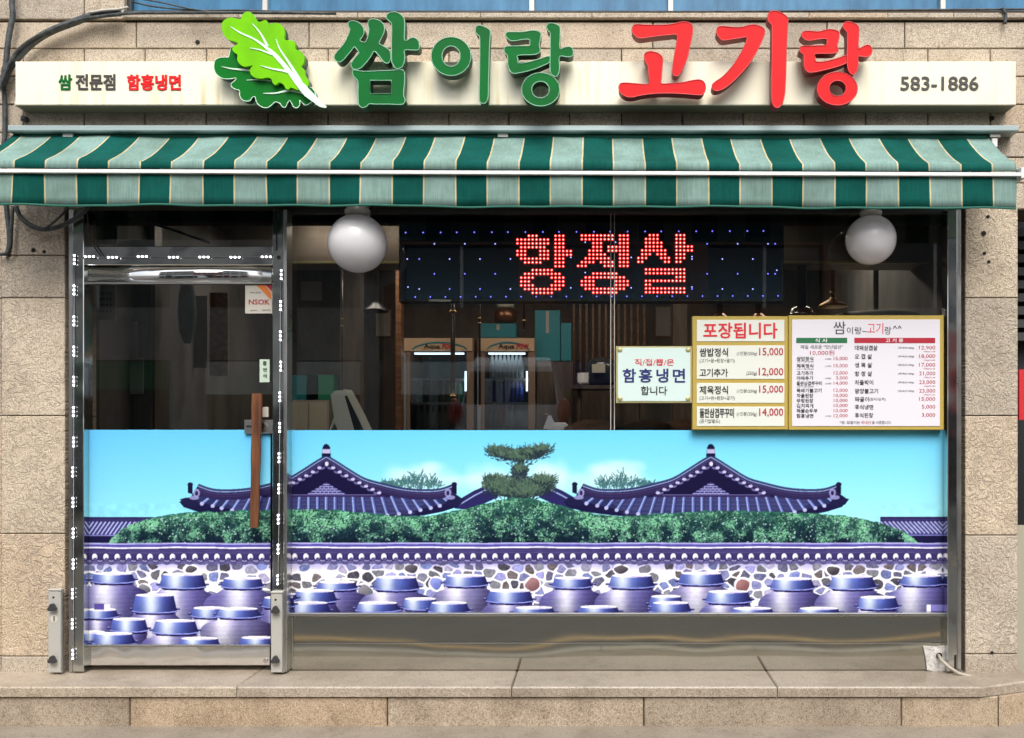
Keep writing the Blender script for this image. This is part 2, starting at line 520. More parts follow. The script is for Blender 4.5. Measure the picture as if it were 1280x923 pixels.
# ------------------------------------------------------------------ the printed film on the glass (a flat print)
# painted here as colours on a fine grid; MX0..MX1, MY0..MY1 are photo pixels of its edges
MX0, MX1, MY0, MY1 = 100.0, 1190.0, 537.0, 808.0
MS = 2.6                                    # canvas pixels per photo pixel
CW, CH = int((MX1 - MX0) * MS), int((MY1 - MY0) * MS)
cv = np.zeros((CH, CW, 3), np.float32)
YY, XX = np.mgrid[0:CH, 0:CW].astype(np.float32)
XX = XX / MS + MX0; YY = YY / MS + MY0
def smooth_noise(h, w, cell, seed, oct_=4):
    r = np.random.default_rng(seed); o = np.zeros((h, w), np.float32); amp = 1; tot = 0
    for k in range(oct_):
        c = max(2, cell / 2 ** k)
        gh, gw = int(h / c) + 3, int(w / c) + 3
        g = r.random((gh, gw)).astype(np.float32)
        y = np.arange(h) / c; x = np.arange(w) / c
        yi = y.astype(int); xi = x.astype(int)
        fy = (y - yi)[:, None]; fx = (x - xi)[None]
        fy = fy * fy * (3 - 2 * fy); fx = fx * fx * (3 - 2 * fx)
        a = g[yi][:, xi]; b = g[yi][:, xi + 1]; c_ = g[yi + 1][:, xi]; d_ = g[yi + 1][:, xi + 1]
        o += amp * ((a * (1 - fx) + b * fx) * (1 - fy) + (c_ * (1 - fx) + d_ * fx) * fy)
        tot += amp; amp *= .55
    return o / tot
def win(x0, y0, x1, y1):
    a = max(0, int((x0 - MX0) * MS)); b = min(CW, int((x1 - MX0) * MS) + 1)
    c = max(0, int((y0 - MY0) * MS)); d_ = min(CH, int((y1 - MY0) * MS) + 1)
    return (slice(c, d_), slice(a, b)) if a < b and c < d_ else None
def paint(mask, w_, col, alpha=1.0):
    m_ = (mask * alpha)[..., None]
    col = np.asarray(col, np.float32)
    cv[w_] = cv[w_] * (1 - m_) + col * m_
def inside(pts, w_):
    x = XX[w_]; y = YY[w_]; r = np.zeros(x.shape, bool); n = len(pts)
    for i in range(n):
        x1, y1 = pts[i]; x2, y2 = pts[(i + 1) % n]
        if y1 == y2: continue
        c = (y1 > y) != (y2 > y)
        r ^= c & (x < (x2 - x1) * (y - y1) / (y2 - y1) + x1)
    return r
def bb(pts):
    a = [p[0] for p in pts]; b = [p[1] for p in pts]
    return win(min(a), min(b), max(a), max(b))
def mpoly(pts, col, alpha=1.0):
    w_ = bb(pts)
    if w_ is None: return
    k = inside(pts, w_).astype(np.float32)
    if callable(col): col = col(XX[w_], YY[w_])
    paint(k, w_, col, alpha)
def line(x0, y0, x1, y1, wd, col, alpha=1.0):
    dx, dy = x1 - x0, y1 - y0; l_ = math.hypot(dx, dy) or 1
    nx, ny = -dy / l_ * wd / 2, dx / l_ * wd / 2
    mpoly([(x0 + nx, y0 + ny), (x1 + nx, y1 + ny), (x1 - nx, y1 - ny), (x0 - nx, y0 - ny)], col, alpha)
def pline(pts, wd, col, alpha=1.0):
    for a, b in zip(pts[:-1], pts[1:]): line(*a, *b, wd, col, alpha)
def ell(cx, cy, rx, ry, col, alpha=1.0, soft=0):
    w_ = win(cx - rx * (1 + soft), cy - ry * (1 + soft), cx + rx * (1 + soft), cy + ry * (1 + soft))
    if w_ is None: return
    q = np.sqrt(((XX[w_] - cx) / rx) ** 2 + ((YY[w_] - cy) / ry) ** 2)
    k = np.clip((1 + soft - q) / (2 * soft), 0, 1) if soft else (q < 1).astype(np.float32)
    paint(k * k * (3 - 2 * k), w_, col, alpha)
def A(*c): return np.array(c, np.float32)

# sky with thin cloud
t_ = np.clip((YY - 538) / 110, 0, 1)[..., None]; u_ = np.clip((XX - 100) / 500, 0, 1)[..., None]
cv[:] = (A(98, 190, 240) * (1 - u_) + A(108, 206, 246) * u_) * (1 - t_) + (A(138, 220, 248) * (1 - u_) + A(160, 236, 250) * u_) * t_
cl = smooth_noise(CH, CW, 90, 3)
def cloud(cx, cy, rx, ry, al):
    for k in range(26):
        r_ = RNG.random(4)
        ell(cx + (r_[0] - .5) * rx * 1.5, cy + (r_[1] - .3) * ry * 1.4, rx * (.2 + .3 * r_[2]), ry * (.25 + .35 * r_[3]), A(214, 244, 248), al, .6)
for s_, x_ in ((1, 0), (-1, 1295)):
    cloud(s_ * 522 + x_, 588, 36, 17, .24); cloud(s_ * 545 + x_, 600, 60, 16, .12); cloud(s_ * 612 + x_, 596, 34, 22, .2)
# low roofs at both ends
for x0, x1, sl in ((100, 192, 1), (1100, 1190, -1)):
    mpoly([(x0, 646), (x1, 646), (x1, 682), (x0, 682)], A(38, 32, 84))
    mpoly([(x0, 646), (x1, 646), (x1, 648.4), (x0, 648.4)], A(50, 44, 92))
    mpoly([(x0, 652), (x1, 652), (x1, 668), (x0, 668)], A(58, 60, 118))
    for k in range(-4, 24):
        xx = x0 + k * 5.2
        if sl > 0: line(xx, 668, xx + 11, 652, 1.5, A(176, 180, 232))
        else: line(xx, 652, xx + 14, 667, 1.5, A(176, 180, 232))
    line(x0, 650, x1, 650, 1.6, A(70, 50, 110)); line(x0, 669, x1, 669, 1.4, A(120, 118, 190))
    mpoly([(x0, 670), (x1, 670), (x1, 682), (x0, 682)], A(24, 22, 62))
# brush behind the roofs and the pine
def tuft(cx, cy, n, rx, ry, c0, c1, ln=7, up=.7, wd=1.1):
    for k in range(n):
        a, b = RNG.normal(size=2) * .45
        a = max(-1, min(1, a)); b = max(-1, min(1, b))
        x = cx + a * rx; y = cy + b * ry
        an = -PI / 2 + (RNG.random() - .5) * 2.6 * (1 - up) + a * .9
        l_ = ln * (.5 + RNG.random()); q = RNG.random()
        line(x, y, x + math.cos(an) * l_, y + math.sin(an) * l_, wd, c0 * q + c1 * (1 - q), .9)
for s_, x_ in ((1, 0), (-1, 1295)):
    for cx, h_ in ((484, 5), (490, 5), (502, 11), (513, 14), (519, 17), (526, 13), (537, 11), (543, 7)):
        tuft(s_ * cx + x_, 610 - h_ * .4, 45, 7, h_ * .75, A(70, 120, 110), A(58, 96, 118), 5.5, .6)
# ridges running down behind the centre
for s_, x_ in ((1, 0), (-1, 1295)):
    mpoly([(s_ * x + x_, y) for x, y in ((568, 636), (574, 624), (592, 613.5), (614, 604), (620, 606), (622, 622), (600, 632), (580, 637))], A(40, 36, 92))
    pline([(s_ * x + x_, y) for x, y in ((574, 631), (592, 620), (614, 609))], 1.4, A(150, 168, 222))
dk_, lt_ = A(34, 44, 60), A(98, 118, 104)
pts_ = [(641, 625), (643, 600), (646, 585), (648, 572), (655, 572), (653, 590), (656, 604), (662, 625)]
mpoly(pts_, A(38, 40, 60))
for q_ in (((612, 566), (622, 558), (650, 562), (676, 558), (684, 564), (672, 573), (650, 575), (628, 573)), ((606, 601), (618, 594), (640, 600), (660, 600), (678, 594), (690, 602), (684, 616), (668, 621), (628, 621), (612, 614))):
    mpoly(crom(q_, 4), A(40, 50, 62), .92)
for k in range(24):
    r_ = RNG.random(3); ell(649 + (r_[0] - .5) * 12, 582 + r_[1] * 24, 4 + 4 * r_[2], 3.4, A(44, 52, 76), .8)
for cx, cy, rx, ry, n in ((620, 563, 13, 6, 130), (633, 567, 16, 7, 170), (650, 569, 18, 9, 240), (668, 564, 15, 7, 170), (679, 561, 11, 5, 90),
                          (616, 600, 11, 7, 120), (628, 606, 22, 11, 380), (640, 614, 20, 9, 260), (668, 606, 22, 11, 380), (680, 600, 14, 7, 150), (655, 614, 22, 9, 260), (650, 586, 9, 8, 80)):
    tuft(cx, cy + 3, int(n * 1.5), rx, ry, A(26, 36, 50), A(46, 62, 66), 4, .3, 1.2)
    tuft(cx, cy, int(n * .9), rx, ry * .8, A(56, 80, 72), A(96, 122, 98), 4.5, .4, .9)
# the two tiled roofs
def roof(c):
    rx_ = [0, 13, 29, 47, 66, 93, 119, 142, 160]; ry_ = [570, 577.7, 588, 598.5, 604.2, 610.6, 613, 612, 606]
    rx_d, ry_d = zip(*crom(list(zip(rx_, ry_)), 4, False))
    full = [(c - a, b) for a, b in zip(rx_d[::-1], ry_d[::-1])] + [(c + a, b) for a, b in zip(rx_d[1:], ry_d[1:])]
    eave = [(c - 184, 627), (c - 178, 634), (c - 160, 640), (c - 120, 645), (c, 648), (c + 120, 645), (c + 145, 640), (c + 164, 634), (c + 170, 627)]
    mpoly(full + [(c + 162, 618), (c + 171, 624)] + eave[::-1] + [(c - 171, 624)], A(22, 20, 62))
    # tile field
    up = [(c - 158, 620), (c - 120, 624), (c - 60, 622), (c, 621), (c + 60, 622), (c + 120, 624), (c + 158, 620)]
    lo = [(c + 168, 627), (c + 150, 629.5), (c + 110, 638.5), (c + 70, 645), (c, 647), (c - 70, 645), (c - 110, 638.5), (c - 150, 629.5), (c - 178, 627)]
    mpoly(up + lo, A(40, 46, 88))
    for k in range(40):
        y = 622 + k * .9 * 2
        if y < 646: line(c - 130 + (y - 622) * 1, y, c + 130 - (y - 622), y, .6, A(108, 104, 168), .6)
    for k in range(-13, 14):
        a = abs(k); s_ = 1 if k >= 0 else -1
        fan = max(0, a - 2)
        x0 = c + s_ * (a * 11.0 + fan * .12 * a)
        x1 = x0 + s_ * min(11, fan * 1.9)
        if a >= 11: x1 = x0 + s_ * 9
        y0 = 620.5 if a < 5 else 619.5 + (a - 5) * .4
        y1 = 648 if a < 6 else 646 - (a - 5) ** 1.25 * 1.45
        if abs(x0 - c) > 152: continue
        line(x0 + 1.8, y0 + 1, x1 + 2.2, y1, 1.8, A(30, 30, 78))
        line(x0, y0, x1, y1, 3.6, A(84, 98, 166)); line(x0 - .7, y0, x1 - .7, y1, 1.3, A(156, 172, 232))
        ell(x1, y1, 2.4, 2.3, A(178, 182, 232)); 
    # ridge band
    th = [6 + 6 * min(1, abs(x - c) / 60) for x, y in full]
    mpoly(full + [(x, y + t) for (x, y), t in zip(full[::-1], th[::-1])], A(50, 34, 80))
    for q, cc, ww in ((-.4, A(44, 52, 100), 2.6), (1.6, A(150, 176, 226), .9), (4.6, A(78, 62, 116), 1.0), (7.4, A(66, 48, 98), .8)):
        pline([(x, y + q) for x, y in full], ww, cc, .95)
    # gable: dark recess, brick triangle, scallops
    mpoly([(c, 582), (c + 22, 593), (c + 44, 606), (c + 68, 619), (c - 68, 619), (c - 44, 606), (c - 22, 593)], A(22, 16, 56))
    mpoly([(c, 603), (c + 25, 618.6), (c - 25, 618.6)], A(60, 56, 118))
    for r in range(5):
        y = 605.5 + r * 2.9; hw = (y - 603) * 1.6
        line(c - hw, y, c + hw, y, .7, A(170, 168, 222))
        for k in range(-9, 10):
            xx = c + k * 5.2 + (2.6 if r % 2 else 0)
            if abs(xx - c) < hw: line(xx, y, xx, y + 2.9, .7, A(160, 158, 214))
    line(c - 72, 620.3, c + 74, 620.3, 2.6, A(76, 34, 92)); line(c - 60, 618.6, c + 62, 618.6, .8, A(122, 100, 160))
    for s_ in (-1, 1):
        for k in range(8 if s_ > 0 else 8):
            t = k / 7.3; x = c + s_ * (6 + t * 60); y = 583.5 + t * 32.5 - 3.5 * math.sin(t * PI)*0
            y = 584 + (t ** .92) * 32.5
            ell(x, y, 4.6, 3.1, A(112, 98, 160)); ell(x - s_ * .6, y - 1.2, 3.9, 1.7, A(36, 28, 74))
            ell(x + s_ * 2.6, y + 1.0, 2.5, 1.7, A(196, 190, 232))
    ell(c + .5, 580, 2.2, 2.8, A(214, 206, 240))
    mpoly([(c - 6, 571), (c - 4.6, 559), (c - 2.5, 555.6), (c, 555), (c + 2.5, 555.8), (c + 4.8, 559), (c + 6, 571)], A(16, 22, 58))
    mpoly([(c - 4.7, 562), (c + 4.9, 562), (c + 5.2, 567), (c - 5, 567)], A(186, 180, 222))
    for s_, tx in ((-1, -170), (1, 160)):
        x = c + tx
        mpoly([(x - 3, 604), (x + 3, 605), (x + 3, 618), (x - 3, 616)], A(20, 18, 52))
        ell(x, 605.5, 3.6, 2.8, A(22, 22, 60)); ell(x - s_ * 8, 616, 4, 5, A(150, 140, 196)); ell(x - s_ * 8, 616.5, 2, 3, A(40, 30, 76))
        mpoly([(x - s_ * 12, 630), (x - s_ * 6, 621), (x + s_ * 6, 622), (x + s_ * 13, 624), (x + s_ * 8, 631), (x - s_ * 4, 634)], A(26, 26, 66))
        ell(x - s_ * 5, 622, 6, 2.6, A(158, 160, 214), .8)
roof(407.5); roof(888)
# hedge
hx = [134, 141, 152, 170, 195, 230, 280, 330, 400, 470, 520, 548, 570, 590, 608, 625, 647, 670, 690, 706, 724, 745, 775, 830, 900, 960, 1015, 1060, 1100, 1125, 1140, 1148]
hy = [681, 672, 661, 652, 646, 641, 639, 638, 636, 643, 646, 643, 639, 634, 629, 624.5, 622, 624.5, 629, 634, 639, 643, 646, 642, 638, 640, 642, 645, 654, 662, 672, 681]
w_ = win(130, 618, 1152, 682)
top_ = np.interp(XX[w_][0], hx, hy).astype(np.float32)[None, :]
hn = smooth_noise(*XX[w_].shape, 26, 8, 5)
dep = (YY[w_] - top_ + (hn - .5) * 5) / np.maximum(680 - top_, 4)
k_ = ((dep > 0) & (YY[w_] < 680) & (YY[w_] > top_ - 4) & (XX[w_] > 137) & (XX[w_] < 1146)).astype(np.float32)
hcol = A(44, 98, 84) * (1 - np.clip(dep, 0, 1)[..., None]) + A(10, 22, 44) * np.clip(dep, 0, 1)[..., None]
hcol = hcol * (.5 + .9 * hn[..., None])
paint(k_, w_, hcol)
gn = smooth_noise(CH, CW, 34, 12, 3)
for k in range(19000):
    x = RNG.random() * 1010 + 136; ty = float(np.interp(x, hx, hy)); t = RNG.random() ** .85
    y = ty + t * (679 - ty)
    cy_, cx_ = int((y - MY0) * MS), int((x - MX0) * MS)
    g = gn[min(CH - 1, cy_), min(CW - 1, cx_)]
    if RNG.random() < t * .6 and g < .5: q = A(10, 26, 46)
    else:
        b_ = np.clip((.80 - .62 * t) + (g - .5) * 2.2 + RNG.normal() * .2, .02, 1)
        q = A(12, 34, 46) * (1 - b_) + A(128, 200, 156) * b_
        if RNG.random() < .06: q = A(176, 222, 210)
    an = RNG.random() * PI; l_ = 1.0 + 1.5 * RNG.random()
    line(x, y, x + math.cos(an) * l_, y + math.sin(an) * l_, 1.0 + .5 * RNG.random(), q, .9)
# rubble wall
w_ = win(MX0, 700, MX1, MY1)
sh_ = np.clip((YY[w_] - 702) / 14, 0, 1)[..., None]
cv[w_] = A(168, 160, 220) * (1 - sh_) + A(246, 246, 255) * sh_
pal = np.array([(140, 142, 190), (120, 124, 168), (150, 148, 204), (104, 98, 130), (128, 112, 128), (112, 98, 104), (112, 124, 176), (158, 146, 176), (88, 74, 90), (134, 120, 136)], np.float32)
def rubble(cwx, cwy, gap, seed, drop):
    w_ = win(MX0, 705, MX1, MY1); X = XX[w_]; Y = YY[w_]
    r = np.random.default_rng(seed); gh, gw = 24, int((MX1 - MX0) / cwx) + 6
    jx, jy, ci, tn, dr = (r.random((gh, gw)) for _ in range(5))
    gx = (X - MX0) / cwx + 2; gy = (Y - 704) / cwy + 2
    ix, iy = gx.astype(int), gy.astype(int)
    wob = smooth_noise(*X.shape, 8, seed + 9, 2) - .5
    d1 = np.full(X.shape, 99., np.float32); d2 = d1.copy(); b_i = np.zeros(X.shape, int); b_j = b_i.copy()
    for a in (-1, 0, 1):
        for c in (-1, 0, 1):
            jj, ii = iy + a, ix + c
            ox = (ii + .12 + .76 * jx[jj, ii] - gx) * cwx; oy = (jj + .12 + .76 * jy[jj, ii] - gy) * cwy * 1.25
            d_ = np.sqrt(ox * ox + oy * oy).astype(np.float32)
            n1 = d_ < d1
            d2 = np.where(n1, d1, np.minimum(d2, d_)); d1 = np.where(n1, d_, d1)
            b_i = np.where(n1, ii, b_i); b_j = np.where(n1, jj, b_j)
    e = d2 - d1 - gap - wob * 2.2
    ok = (e > 0) & (d1 < min(cwx, cwy) * .78) & (dr[b_j, b_i] > drop)
    col = pal[(ci[b_j, b_i] * len(pal)).astype(int)] * (.86 + .3 * tn[b_j, b_i])[..., None]
    col = col * (.86 + .16 * np.clip(e / 3, 0, 1))[..., None] + (smooth_noise(*X.shape, 6, seed + 2, 3)[..., None] - .5) * 60
    paint(ok.astype(np.float32), w_, np.clip(col, 0, 255))
def rstone(cx, cy, rx, ry, col):
    n = RNG.integers(5, 8); a0 = RNG.random() * 6; pts = []
    for i in range(n):
        a = a0 + 2 * PI * i / n + RNG.normal() * .2; r_ = .84 + .3 * RNG.random()
        pts.append((cx + math.cos(a) * rx * r_, cy + math.sin(a) * ry * r_))
    mpoly(crom(pts, 3), lambda X, Y: col + (A(46, 46, 40) * (((cy - Y) / ry * .5 + (cx - X) / rx * .3) + RNG.normal(size=X.shape) * .12)[..., None]))
rubble(14.5, 10.5, 2.3, 31, .10)
for cx, cy, rx, ry, c_ in ((665, 731, 9, 8.5, A(152, 104, 112)), (928, 731, 9, 8, A(150, 104, 106)), (514, 711, 8, 6, A(100, 80, 96)), (776, 712, 8.5, 6, A(96, 78, 92)), (1041, 713, 8.5, 6, A(88, 72, 84)), (456, 739, 10, 9, A(134, 116, 132)), (545, 730, 8, 8, A(122, 134, 206)), (238, 711, 8, 5, A(100, 82, 96)), (180, 736, 8, 6, A(126, 112, 128))):
    ell(cx, cy, rx * 1.22, ry * 1.22, A(240, 240, 252)); rstone(cx, cy, rx, ry, c_)
# coping with its row of round tile ends
def hband(y0, y1, col, wob=0):
    w_ = win(MX0, y0 - 2, MX1, y1 + 2)
    wv = np.sin(XX[w_] / 23 + 1) * wob + np.sin(XX[w_] / 7.3) * wob * .4
    paint(((YY[w_] > y0 + wv) & (YY[w_] < y1 + wv)).astype(np.float32), w_, col)
hband(678.6, 703.5, A(70, 50, 108)); hband(678.6, 680.3, A(176, 172, 232), .3); hband(680.3, 683.8, A(92, 80, 168), .3)
hband(683.6, 685.4, A(232, 230, 255), .4); hband(685.4, 687, A(62, 44, 100), .4); hband(687.5, 689.5, A(82, 62, 122), .4); hband(690.3, 691.6, A(92, 74, 130), .2)
k = 0
x = MX0 + 4
while x < MX1:
    sc_ = 1 if abs(x - 647) > 20 else .9
    ell(x, 697.0, 5.4, 6.0, A(48, 34, 84)); 
    ell(x, 696.2, 3.5, 4.4, A(190, 180, 228)); ell(x - .3, 695.6, 2.6, 3.5, A(250, 248, 255)); ell(x + .5, 699.0, 2.3, 2.4, A(96, 74, 130))
    pts = [(x + 3.5, 700.3), (x + 7, 701.6), (x + 10.5, 700.3)]
    pline(pts, 1.1, A(178, 162, 214)); mpoly([(x + 2, 701.4), (x + 7, 703), (x + 12, 701.4), (x + 11, 705.2), (x + 7, 706.2), (x + 3, 705.2)], A(104, 78, 136))
    mpoly([(x - 3.5, 701.4), (x + 3.5, 701.4), (x + 3, 705), (x - 3, 705)], A(120, 92, 150))
    x += 13.9 + .25 * math.sin(k); k += 1
# jars
def jar(cx, ty, by, wt, body=None, seed=0, flip=1, tint=0, bend=0):
    """lid from ty to by, wt wide at its foot; body = (half width, bottom y)"""
    r = np.random.default_rng(int(cx * 7 + ty))
    wt = wt * 1.05; hw = wt / 2; tw = hw * .84
    if body: body = (body[0] * 1.10, body[1])
    hi = -.45 + .3 * r.random()
    base_hi, base_mid, base_dk = A(214, 228, 255), A(80, 98, 182), A(20, 16, 66)
    def grad(u, h, c0, c1, c2, w1=.34):
        g = np.exp(-((u - h) / w1) ** 2)[..., None]; dkk = np.clip((u - .15) * 1.1, 0, 1)[..., None]
        c = c1 * (1 - dkk) + c2 * dkk
        return c * (1 - g) + c0 * g
    if body:
        bw, bot = body
        pts = crom([(cx - hw * .78, by - 1), (cx - hw * .95, by + 3), (cx - bw * .86, by + (bot - by) * .28), (cx - bw, by + (bot - by) * .62), (cx - bw * .94, bot), (cx - bw * .7, bot + 12),
                    (cx + bw * .7, bot + 12), (cx + bw * .94, bot), (cx + bw, by + (bot - by) * .62), (cx + bw * .86, by + (bot - by) * .28), (cx + hw * .95, by + 3), (cx + hw * .78, by - 1)], 4)
        b1 = (A(112, 96, 168) if not tint else A(150, 114, 176)); b2 = A(28, 18, 62); b0 = A(232, 232, 255)
        def f(X, Y):
            u = (X - cx) / bw
            c = grad(u, hi + .02, b0, b1, b2, .30)
            v = ((Y - by) / max(4, bot - by))[..., None]
            c = c * (1.05 - .3 * v)
            c = c + (np.sin(Y * 3.1 + seed)[..., None] * 4 + (r.random(X.shape)[..., None] - .5) * 14) + (np.sin(Y * 1.17 + X * .02)[..., None] > .93) * A(16, 16, 12)
            return np.clip(c, 0, 255)
        mpoly(pts, f)
        mpoly([(cx - hw * .9, by - 1), (cx + hw * .92, by - 1), (cx + hw * .8, by + 2.0), (cx, by + 2.8), (cx - hw * .8, by + 2.0)], A(20, 8, 56), .9)
    lid = [(cx - tw, ty + 2), (cx - tw * .5, ty + .7 + bend), (cx + tw * .5, ty + .7), (cx + tw, ty + 2 - bend), (cx + hw, by - 2), (cx + hw * .6, by + .4), (cx, by + 1.0), (cx - hw * .6, by + .4), (cx - hw, by - 2)]
    def g_(X, Y):
        u = (X - cx) / hw
        c = grad(u, hi, base_hi, base_mid, base_dk)
        v = ((Y - ty) / (by - ty))[..., None]
        c = c * (1.06 - .2 * v) + (r.random(X.shape)[..., None] - .5) * 8
        return np.clip(c, 0, 255)
    mpoly(lid, g_)
    ell(cx, ty + 1.7, tw, 2.0, A(250, 248, 255)); ell(cx + tw * .35, ty + 2.4, tw * .5, 1.1, A(206, 200, 246), .8)
    pline([(cx - hw, by - 2.4), (cx - hw * .6, by - .6), (cx, by), (cx + hw * .6, by - .6), (cx + hw, by - 2.4)], 1.0, A(150, 160, 246))
    pline([(cx - hw, by - 1.4), (cx - hw * .6, by + .4), (cx, by + 1), (cx + hw * .6, by + .4), (cx + hw, by - 1.4)], .8, A(24, 12, 70))
    for s_ in (-1, 1):
        ell(cx + s_ * (hw + 1.0), by - 5.2, 2.6, 1.5, A(28, 22, 70)); ell(cx + s_ * (hw + 1.2), by - 6, 1.8, .7, A(150, 150, 230), .8)
J = [(421, 726, 738, 51, (39, 763)), (495, 720, 738.5, 56, (42, 764)), (582, 718, 733.5, 54, (40, 762), 1), (715, 721, 735.5, 50, (38, 765)), (789, 718, 735.5, 56, (42, 763)),
     (876, 715, 731.5, 56, (41, 763), 1), (990, 722, 738, 54, (39, 765)), (1065, 719, 737, 57, (43, 765)), (1152, 718, 732.5, 54, (44, 765)),
     (393, 737, 754, 54, (30, 774)), (637, 737, 754, 57, (34, 775)), (910, 738, 754.5, 56, (34, 775)), (1097, 745, 762, 50, (36, 785)),
     (525, 747, 763, 44, (26, 780)), (832, 744, 760, 42, (24, 780)), (357, 741, 752, 28, (20, 770)),
     (385, 752, 768, 54, None), (472, 752, 765.5, 54, None), (561, 752, 767, 50, None), (667, 758, 770, 52, None), (748, 757, 769, 52, None), (838, 752, 767, 50, None), (940, 759, 771, 54, None), (1023, 759, 770, 54, None)]
def jars(Js):
    for j in Js:
        jar(j[0], j[1], j[2], j[3], j[4], seed=j[0], tint=(j[5] if len(j) > 5 else 0))
# the window leaf and the door leaf are two sheets of film, cut from the same print
keep = cv[:, :win(MX0, MY0, 345, MY1)[1].stop].copy()
jars(J)
ell(1152, 768, 20, 2.4, A(230, 226, 255)); mpoly([(1158, 756), (1180, 756), (1180, 764), (1158, 764)], A(148, 128, 206)); mpoly([(1158, 756), (1163, 756), (1163, 765), (1158, 765)], A(252, 250, 255))
cv[:, :keep.shape[1]] = keep
JD = [(141, 715, 729, 54, (46, 772)), (228, 716, 735.5, 57, (46, 778)), (303, 721, 735.5, 52, (45, 772)), (348, 745, 760, 40, (22, 790))]
jars(JD)
jars([(193, 742, 766, 54, (36, 800))])
jar(127, 760, 773, 40, (20, 796)); jars([(262, 758, 772, 46, (40, 800))]); jars([(298, 759, 772.5, 54, (44, 798), 1)])
mpoly([(117, 754), (131, 754), (131, 762), (117, 762)], A(104, 74, 160)); mpoly([(130, 755), (137, 755), (137, 763), (130, 763)], A(246, 240, 255))
jars([(161, 772, 790, 46, (23, 812)), (219, 774, 792.5, 56, (40, 816)), (116, 788, 803, 34, (20, 815)), (142, 790, 806.5, 52, None), (249, 796, 811, 52, None), (322, 795, 810, 46, None)])
cv = np.clip(cv, 0, 255)
pur = np.clip((np.minimum(cv[..., 0], cv[..., 2]) - cv[..., 1]) / 40, 0, 1) * np.clip((225 - cv[..., 0]) / 60, 0, 1)
drk = np.clip((190 - cv.max(2)) / 110, 0, 1)
cv[..., 0] *= 1 - .22 * pur - .12 * drk * pur; cv[..., 1] *= 1 + .10 * drk * pur; cv[..., 1] *= 1 - .0 * pur; cv[..., 2] *= 1 - .06 * pur
pn = smooth_noise(CH, CW, 18, 77, 4)[..., None] - .5
cv = cv * (1 + pn * .18 * (np.arange(CH)[:, None, None] > 92 * MS))
cv += RNG.normal(size=cv.shape).astype(np.float32) * 3
CVL = np.clip(cv, 0, 255) / 255
CVL = np.where(CVL <= .04045, CVL / 12.92, ((CVL + .055) / 1.055) ** 2.4).astype(np.float32)
GS = 1.3                                       # grid vertices per photo pixel: two canvas pixels each way
GW, GH = CW // 2, CH // 2
CVL = CVL[:GH * 2, :GW * 2].reshape(GH, 2, GW, 2, 3).mean((1, 3))
del XX, YY, cv

MURAL_GAIN = .95
def film_mesh(name, px0, py0, px1, py1, Y, parent):
    """flat film with the printed colours stored per grid point"""
    i0, i1 = int((px0 - MX0) * GS), min(GW - 1, int((px1 - MX0) * GS))
    j0, j1 = max(0, int((py0 - MY0) * GS)), min(GH - 1, int((py1 - MY0) * GS))
    col = CVL[j0:j1 + 1, i0:i1 + 1] * MURAL_GAIN
    h, w2 = col.shape[:2]
    px = np.linspace(px0, px1, w2); py = np.linspace(py0, py1, h)
    off = parent_world(parent)
    s = s_at(Y)
    co = np.empty((h, w2, 3), np.float32)
    co[..., 0] = ((px - VX) / s)[None] - off.x; co[..., 1] = Y - off.y; co[..., 2] = (CAM_H + (VY - py) / s)[:, None] - off.z
    idx = np.arange(h * w2).reshape(h, w2)
    q = np.stack([idx[1:, :-1], idx[1:, 1:], idx[:-1, 1:], idx[:-1, :-1]], -1).reshape(-1, 4)
    me = bpy.data.meshes.new(name)
    me.vertices.add(h * w2); me.vertices.foreach_set('co', co.ravel())
    me.loops.add(q.size); me.loops.foreach_set('vertex_index', q.ravel().astype(np.int32))
    me.polygons.add(len(q)); me.polygons.foreach_set('loop_start', np.arange(0, q.size, 4, dtype=np.int32))
    me.update(calc_edges=True)
    at = me.color_attributes.new('print', 'FLOAT_COLOR', 'POINT')
    c4 = np.ones((h * w2, 4), np.float32); c4[:, :3] = col.reshape(-1, 3)
    at.data.foreach_set('color', c4.ravel())
    me.materials.append(M['film'])
    o = bpy.data.objects.new(name, me); C.objects.link(o)
    o.parent = parent
    return o
m = mat('printed_film', (.5, .5, .5), .45)
at_ = N(m, 'ShaderNodeAttribute', attribute_name='print')
L(m, at_.outputs['Color'], bsdf(m).inputs['Base Color'])
bsdf(m).inputs['Specular IOR Level'].default_value = .1
M['film'] = m

# ================================================================== THE SETTING
def struct(name, mb, m, parent=None):
    o = mb.build(name, m, parent)
    if not parent: o['kind'] = 'structure'
    return o
STEP_Z = Z_(840)                       # top of the doorstep
FRONT = -.276
GZ = -.045                          # its front edge
struct('sidewalk', MB().box(-9, 9, -1.15, .5, GZ - .05, GZ), M['sidewalk'])
kerb = bpy.data.objects.new('kerb', None); C.objects.link(kerb); kerb['kind'] = 'structure'
for k in range(18):
    MB().bbox(-9 + k + .003, -8 + k - .003, -1.27, -1.152, -.18, GZ + .004, .012).build('kerb_stone', M['kerb'], kerb)
struct('road', MB().box(-14, 14, -10.4, -1.272, -.2, -.17), M['asphalt'])
MB().box(-14, 14, -2.03, -1.95, -.169, -.166).build('yellow_line', M['yellow_paint'], None)['kind'] = 'structure'
MB().box(-14, 14, -5.1, -4.98, -.169, -.166).build('centre_line', M['yellow_paint'], None)['kind'] = 'structure'
struct('far_sidewalk', MB().box(-14, 14, -12.6, -10.4, -.1, GZ), M['sidewalk'])
struct('ground', MB().box(-120, 120, -120, 60, -.4, -.24), M['asphalt'])

